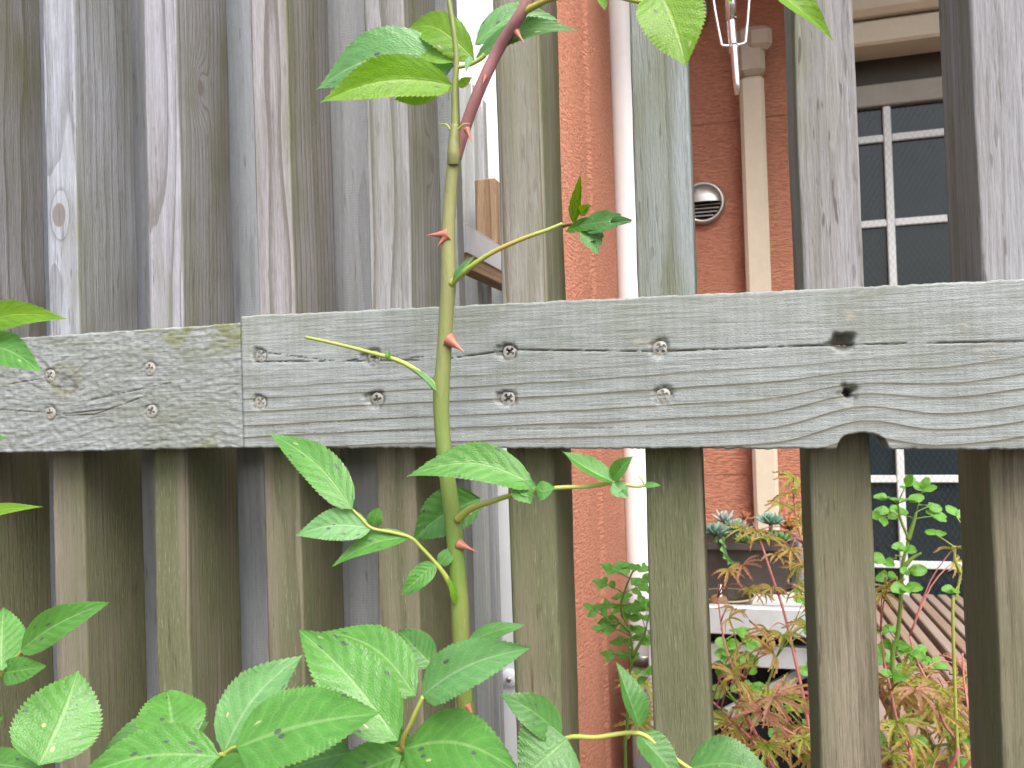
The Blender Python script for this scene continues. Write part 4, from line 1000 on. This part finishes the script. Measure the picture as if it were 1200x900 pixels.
# ---------------------------------------------------------------- shared small leaves
def small_leaf_me(name, mat, wd=.62, teeth=9, seed=0, round_=.2, fold=.18):
    V, F, UV = leaf_geo((0, 0, 0), (0, 1, 0), wd*.5, fold=fold, curl=.05, teeth=teeth, seed=seed, toward=(0, 0, 1), round_=round_, wave=.1, droop=.08)
    me = bpy.data.meshes.new(name); me.from_pydata(V.tolist(), [], F); me.update(); l = me.uv_layers.new(name='UVMap')
    idx = np.zeros(len(me.loops), int); me.loops.foreach_get('vertex_index', idx); l.data.foreach_set('uv', UV[idx].astype(np.float32).ravel())
    me.polygons.foreach_set('use_smooth', [True]*len(me.polygons)); me.materials.append(mat); return me
SL = [small_leaf_me('small_leaf', ML_SMALL, .58, 7, 3), small_leaf_me('small_leaf_b', ML_SMALL, .70, 7, 5, .35), small_leaf_me('small_leaf_c', ML_SMALL, .62, 7, 8, .1, -.1)]
RL = [small_leaf_me('round_leaf', ML_SMALL, .85, 6, 13, .7, .1), small_leaf_me('round_leaf_b', ML_SMALL, .8, 6, 15, .6, .2)]
def leaflets(t, meshes, P, d, size, n, spread=.9):
    """compound leaf: pairs of leaflets on a short stalk from P along d"""
    d = V3(d)/np.linalg.norm(d); L = size*1.7; Q = P+d*L
    up = V3((0, -.35, 1)); sd = np.cross(d, up); sd /= np.linalg.norm(sd)+1e-9
    tb = tube([P, P+d*L*.5+up*.02*L, Q], [size*.05, size*.04, size*.03], 5, 2)
    for k in range(n):
        f = [1., .92, .92, .5, .5, .2, .2][k]; s = 0 if k == 0 else (1 if k % 2 else -1)
        ax = d*(1. if s == 0 else .45)+sd*s*spread+V3((0, -.1, rnd.uniform(-.25, .1)))
        nr = up*.7+V3((rnd.uniform(-.5, .5), rnd.uniform(-1.1, -.3), 0))
        inst('leaf', meshes[rnd.randrange(len(meshes))], t, orient(P+d*L*f, ax, nr, size*rnd.uniform(.8, 1.15)))
    return tb
def climber(label, stems, clumps, Y, size, meshes, cat='rose', name='small_rose', per=5, rp=2.0, mat=None):
    """stems: polylines of photo spots; clumps: (px, py) where a compound leaf sits"""
    t = thing(name, label, cat, tuple(at(stems[0][0][0], stems[0][0][1], Y)*[1, 1, 0]))
    tubes = []; pool = []
    for st in stems:
        P = [at(p[0], p[1], p[2] if len(p) > 2 else Y) for p in st]; n = len(P)
        base = P[0].copy()
        if base[2] > .5 and st is stems[0]: P = [base*[1, 1, 0], base*[1, 1, .5]]+P; n += 2
        R = [rp*pxm(st[0][0], st[0][1], Y)*(1-.6*i/(n-1)) for i in range(n)]
        tubes.append(tube(P, R, 7, 5)); pool += smoothpath(P, R, 5)[0]
    pool = np.array(pool)
    for (px, py) in clumps:
        C = at(px, py, Y+rnd.uniform(-.03, .03)); j = np.argmin(((pool-C)**2).sum(1)+(np.maximum(0, pool[:, 2]-C[2])*.05)); P = pool[j]
        d = C-P; ln = np.linalg.norm(d)
        if ln > size*2.0: tubes.append(tube([P, P+d*.5+V3((0, 0, .1*ln)), C-d/ln*size*1.2], size*.05, 5, 3)); P = C-d/ln*size*1.2
        tubes.append(leaflets(t, meshes, P, d+V3((rnd.uniform(-.3, .3), -.2, rnd.uniform(-.1, .3)))*ln*.4, size, per))
    mesh('stem', *join(tubes), mat or MS_LOW, t, smooth=True); return t
rc = lambda x0, x1, y0, y1, n: [(rnd.uniform(x0, x1), rnd.uniform(y0, y1)) for _ in range(n)]
climber('bushy little rose climbing in front of the white downpipe', [[(733, 905), (735, 850), (736, 800), (741, 770), (738, 740), (728, 715), (733, 690), (745, 662)], [(741, 770), (752, 750), (757, 738)], [(738, 740), (725, 728), (718, 730)]],
        [(712, 668), (735, 662), (752, 668), (722, 690), (742, 690), (760, 690), (702, 720), (716, 712), (734, 712), (752, 705), (764, 712), (706, 738), (724, 738), (744, 735), (716, 765), (738, 768), (752, 752), (760, 785), (742, 800), (728, 672), (746, 678), (730, 700), (712, 728), (738, 724), (750, 722), (730, 755), (745, 750)], .33, .0135, SL, per=4, rp=2.4)
climber('young rose with bright leaves in front of the right window', [[(1046, 800), (1052, 745), (1056, 700), (1058, 660), (1064, 633), (1056, 611), (1052, 590)], [(1064, 633), (1070, 615), (1074, 600)], [(1057, 668), (1068, 655), (1080, 648)]],
        [(1040, 585), (1055, 580), (1064, 586), (1045, 602), (1034, 606), (1060, 604), (1076, 594), (1090, 596), (1098, 606), (1060, 640), (1040, 655), (1064, 672), (1060, 688), (1048, 680), (1040, 740), (1050, 770), (1048, 790)], .55, .0175, RL, per=3, rp=3.2)
climber('thin light green shoot beside the far right picket', [[(1117, 745), (1121, 700), (1126, 672), (1133, 650), (1136, 628)], [(1126, 672), (1119, 655), (1120, 642)]],
        [(1112, 636), (1128, 642), (1134, 625), (1136, 655), (1118, 690)], .50, .016, RL, per=2, rp=2.4, mat=MS_YEL)
climber('low green leafy plant growing up round the aluminium stand', [[(870, 960), (872, 860), (865, 800), (850, 750)], [(872, 860), (900, 800), (910, 770)], [(872, 850), (935, 830), (950, 815)], [(868, 830), (845, 800), (838, 780)]],
        rc(836, 868, 745, 810, 10)+rc(860, 890, 790, 820, 4)+rc(895, 950, 815, 870, 9)+rc(840, 880, 820, 890, 6)+[(955, 705), (940, 712), (958, 722), (938, 742), (958, 768), (952, 795)], .78, .020, RL, cat='plant', name='leafy_plant', per=3)
climber('low green leaves among the bench slats right of the picket', [[(1050, 960), (1050, 860), (1046, 800), (1044, 760)], [(1050, 860), (1085, 800), (1088, 770)], [(1050, 880), (1120, 870), (1130, 860)]],
        rc(1036, 1062, 740, 800, 6)+rc(1036, 1135, 850, 905, 12)+[(1082, 772), (1090, 790), (1134, 795)], .62, .018, RL, cat='plant', name='leafy_plant', per=3)

# ---------------------------------------------------------------- lace-leaf maple
m = Mat('maple_leaf'); rd = m.rand(); n_ = m.noise(m.coord(), 3., 2., .5); uvn = m.node('ShaderNodeUVMap'); u_, v_, _ = m.xyz(S(m.nt, uvn.outputs[0]))
ca = m.mix(rd.ss(.15, .85), (.36, .44, .07), (.50, .40, .13)); ca = m.mix((n_*.5+u_*.8-.45).clamp(), ca, (.66, .30, .20)); ca = m.mix(rd.ss(.82, .96)*.7, ca, (.50, .22, .21))
pb = m.bsdf(ca, .5, .3); tb_ = m.node('ShaderNodeBsdfTranslucent'); m.nt.links.new(ca.k, tb_.inputs['Color']); mx = m.node('ShaderNodeMixShader'); mx.inputs[0].default_value = .5
m.nt.links.new(pb.outputs[0], mx.inputs[1]); m.nt.links.new(tb_.outputs[0], mx.inputs[2]); M_MAPLE = m.done(mx)
def maple_leaf_me(seed):
    rs = np.random.RandomState(seed); V, F, UV = [], [], []
    for k, ang in enumerate((-112, -76, -42, 0, 40, 78, 114)):
        ang = math.radians(ang*.9+rs.uniform(-7, 7)); L = (1.-.36*abs(k-3)/3)*rs.uniform(.9, 1.15); n = 11
        d = np.array([math.sin(ang), math.cos(ang), 0]); s = np.array([math.cos(ang), -math.sin(ang), 0]); b0 = len(V); dr = rs.uniform(.05, .30)
        for i in range(n+1):
            u = i/n; w = .058*math.sin(math.pi*(u*.80+.12))*(1.6 if i % 2 else .85)*(1-.25*u)
            if i == n: w = .002
            f = .10 if i % 2 else 0.
            for q in (-1, 0, 1):
                V.append(d*(u*L+abs(q)*f*.7)+s*q*w+np.array([0, 0, .05*abs(q)-dr*u*u*L+.08*math.sin(u*3)])); UV.append((u, q*.5+.5))
        for i in range(n):
            for q in range(2): a = b0+i*3+q; F.append((a, a+1, a+4, a+3))
    me = bpy.data.meshes.new('maple_leaf'); me.from_pydata([tuple(v) for v in V], [], F); me.update(); l = me.uv_layers.new(name='UVMap'); UV = np.array(UV)
    idx = np.zeros(len(me.loops), int); me.loops.foreach_get('vertex_index', idx); l.data.foreach_set('uv', UV[idx].astype(np.float32).ravel())
    me.materials.append(M_MAPLE); return me
MP = [maple_leaf_me(s) for s in range(5)]
maple = thing('lace_leaf_maple', 'small lace-leaf maple with pink stems and orange-green cut leaves', 'maple', tuple(at(960, 1250, .62)*[1, 1, 0]))
base = at(985, 1240, .66); base[2] = 0.
stems = [[(953, 878, .60), (942, 820, .62), (931, 769, .64), (918, 715, .66), (904, 673, .68), (889, 627, .70), (882, 612, .70)], [(958, 669, .62), (942, 638, .64), (933, 602, .66), (930, 580, .66), (932, 562, .67)],
         [(904, 896, .52), (867, 853, .52), (840, 827, .53), (815, 806, .54)], [(880, 850, .58), (867, 813, .58), (856, 776, .60), (848, 749, .62), (841, 700, .64)],
         [(953, 878, .55), (920, 855, .55), (896, 831, .56), (870, 800, .57)], [(1067, 896, .50), (1053, 853, .52), (1042, 800, .54), (1036, 773, .56), (1032, 740, .56)],
         [(1120, 889, .50), (1105, 845, .52), (1093, 811, .54), (1073, 771, .56), (1066, 745, .57)], [(1140, 890, .48), (1138, 850, .5), (1130, 800, .52), (1128, 765, .53)]]
tubes = []; pool = []
trunk = tube([base, base+[0, 0, .25], at(985, 1000, .6)], [.012, .010, .007], 10, 5)
for st in stems:
    P = [at(*p) for p in st]
    if st[0][1] > 800: P = [at(985, 1000, .6), (P[0]+at(985, 1000, .6))/2+[0, 0, -.02]]+P
    n = len(P); r0 = 2.6*pxm(*st[0]); R = [r0*(1.15-.8*i/(n-1)) for i in range(n)]
    tubes.append(tube(P, R, 7, 5)); pool += smoothpath(P, R, 5)[0][5:]
P1 = at(953, 878, .60); tubes.append(tube([at(985, 1000, .6), at(990, 850, .6), at(975, 720, .61), at(958, 669, .62)], [.004, .0035, .003, .0022], 7, 6))
pool = np.array(pool)
spots_ = [(930, 560), (938, 572), (922, 578), (918, 592), (940, 600), (945, 590), (886, 622), (870, 620), (898, 632), (858, 655), (872, 662), (902, 655), (925, 645), (935, 660), (878, 690), (893, 695), (905, 690), (950, 662), (935, 690), (945, 700)]
spots_ += rc(838, 900, 765, 800, 4)+rc(838, 962, 800, 905, 26)+rc(1034, 1140, 765, 800, 5)+rc(1034, 1142, 800, 905, 28)+[(855, 725), (862, 715), (900, 740), (918, 745), (945, 735), (870, 755), (905, 765)]+[(1040, 690), (1128, 620), (1132, 632), (1034, 695), (752, 812), (757, 830), (748, 845), (752, 800)]
for (px, py) in spots_:
    Yl = rnd.uniform(.46, .66); C = at(px, py, Yl); j = np.argmin(((pool-C)**2).sum(1)); P = pool[j]; d = C-P; ln = np.linalg.norm(d)+1e-6
    if ln > .12 and px > 800: C = P+d/ln*.12; d = C-P
    tubes.append(tube([P, P+d*.5+V3((0, 0, .15*min(ln, .1))), C], [.0011, .0008, .0006], 4, 3))
    ax = d/ln*.5+V3((rnd.uniform(-.7, .7), rnd.uniform(-.7, .1), rnd.uniform(-.75, .05)))
    nr = V3((rnd.uniform(-.4, .4), -.6, .8))
    inst('leaf', MP[rnd.randrange(5)], maple, orient(C, ax, nr, (rnd.uniform(.024, .034) if py < 760 else rnd.uniform(.030, .048))))
mesh('trunk', *trunk, MS_PINK, maple, smooth=True); mesh('branch', *join(tubes), MS_PINK, maple, smooth=True)
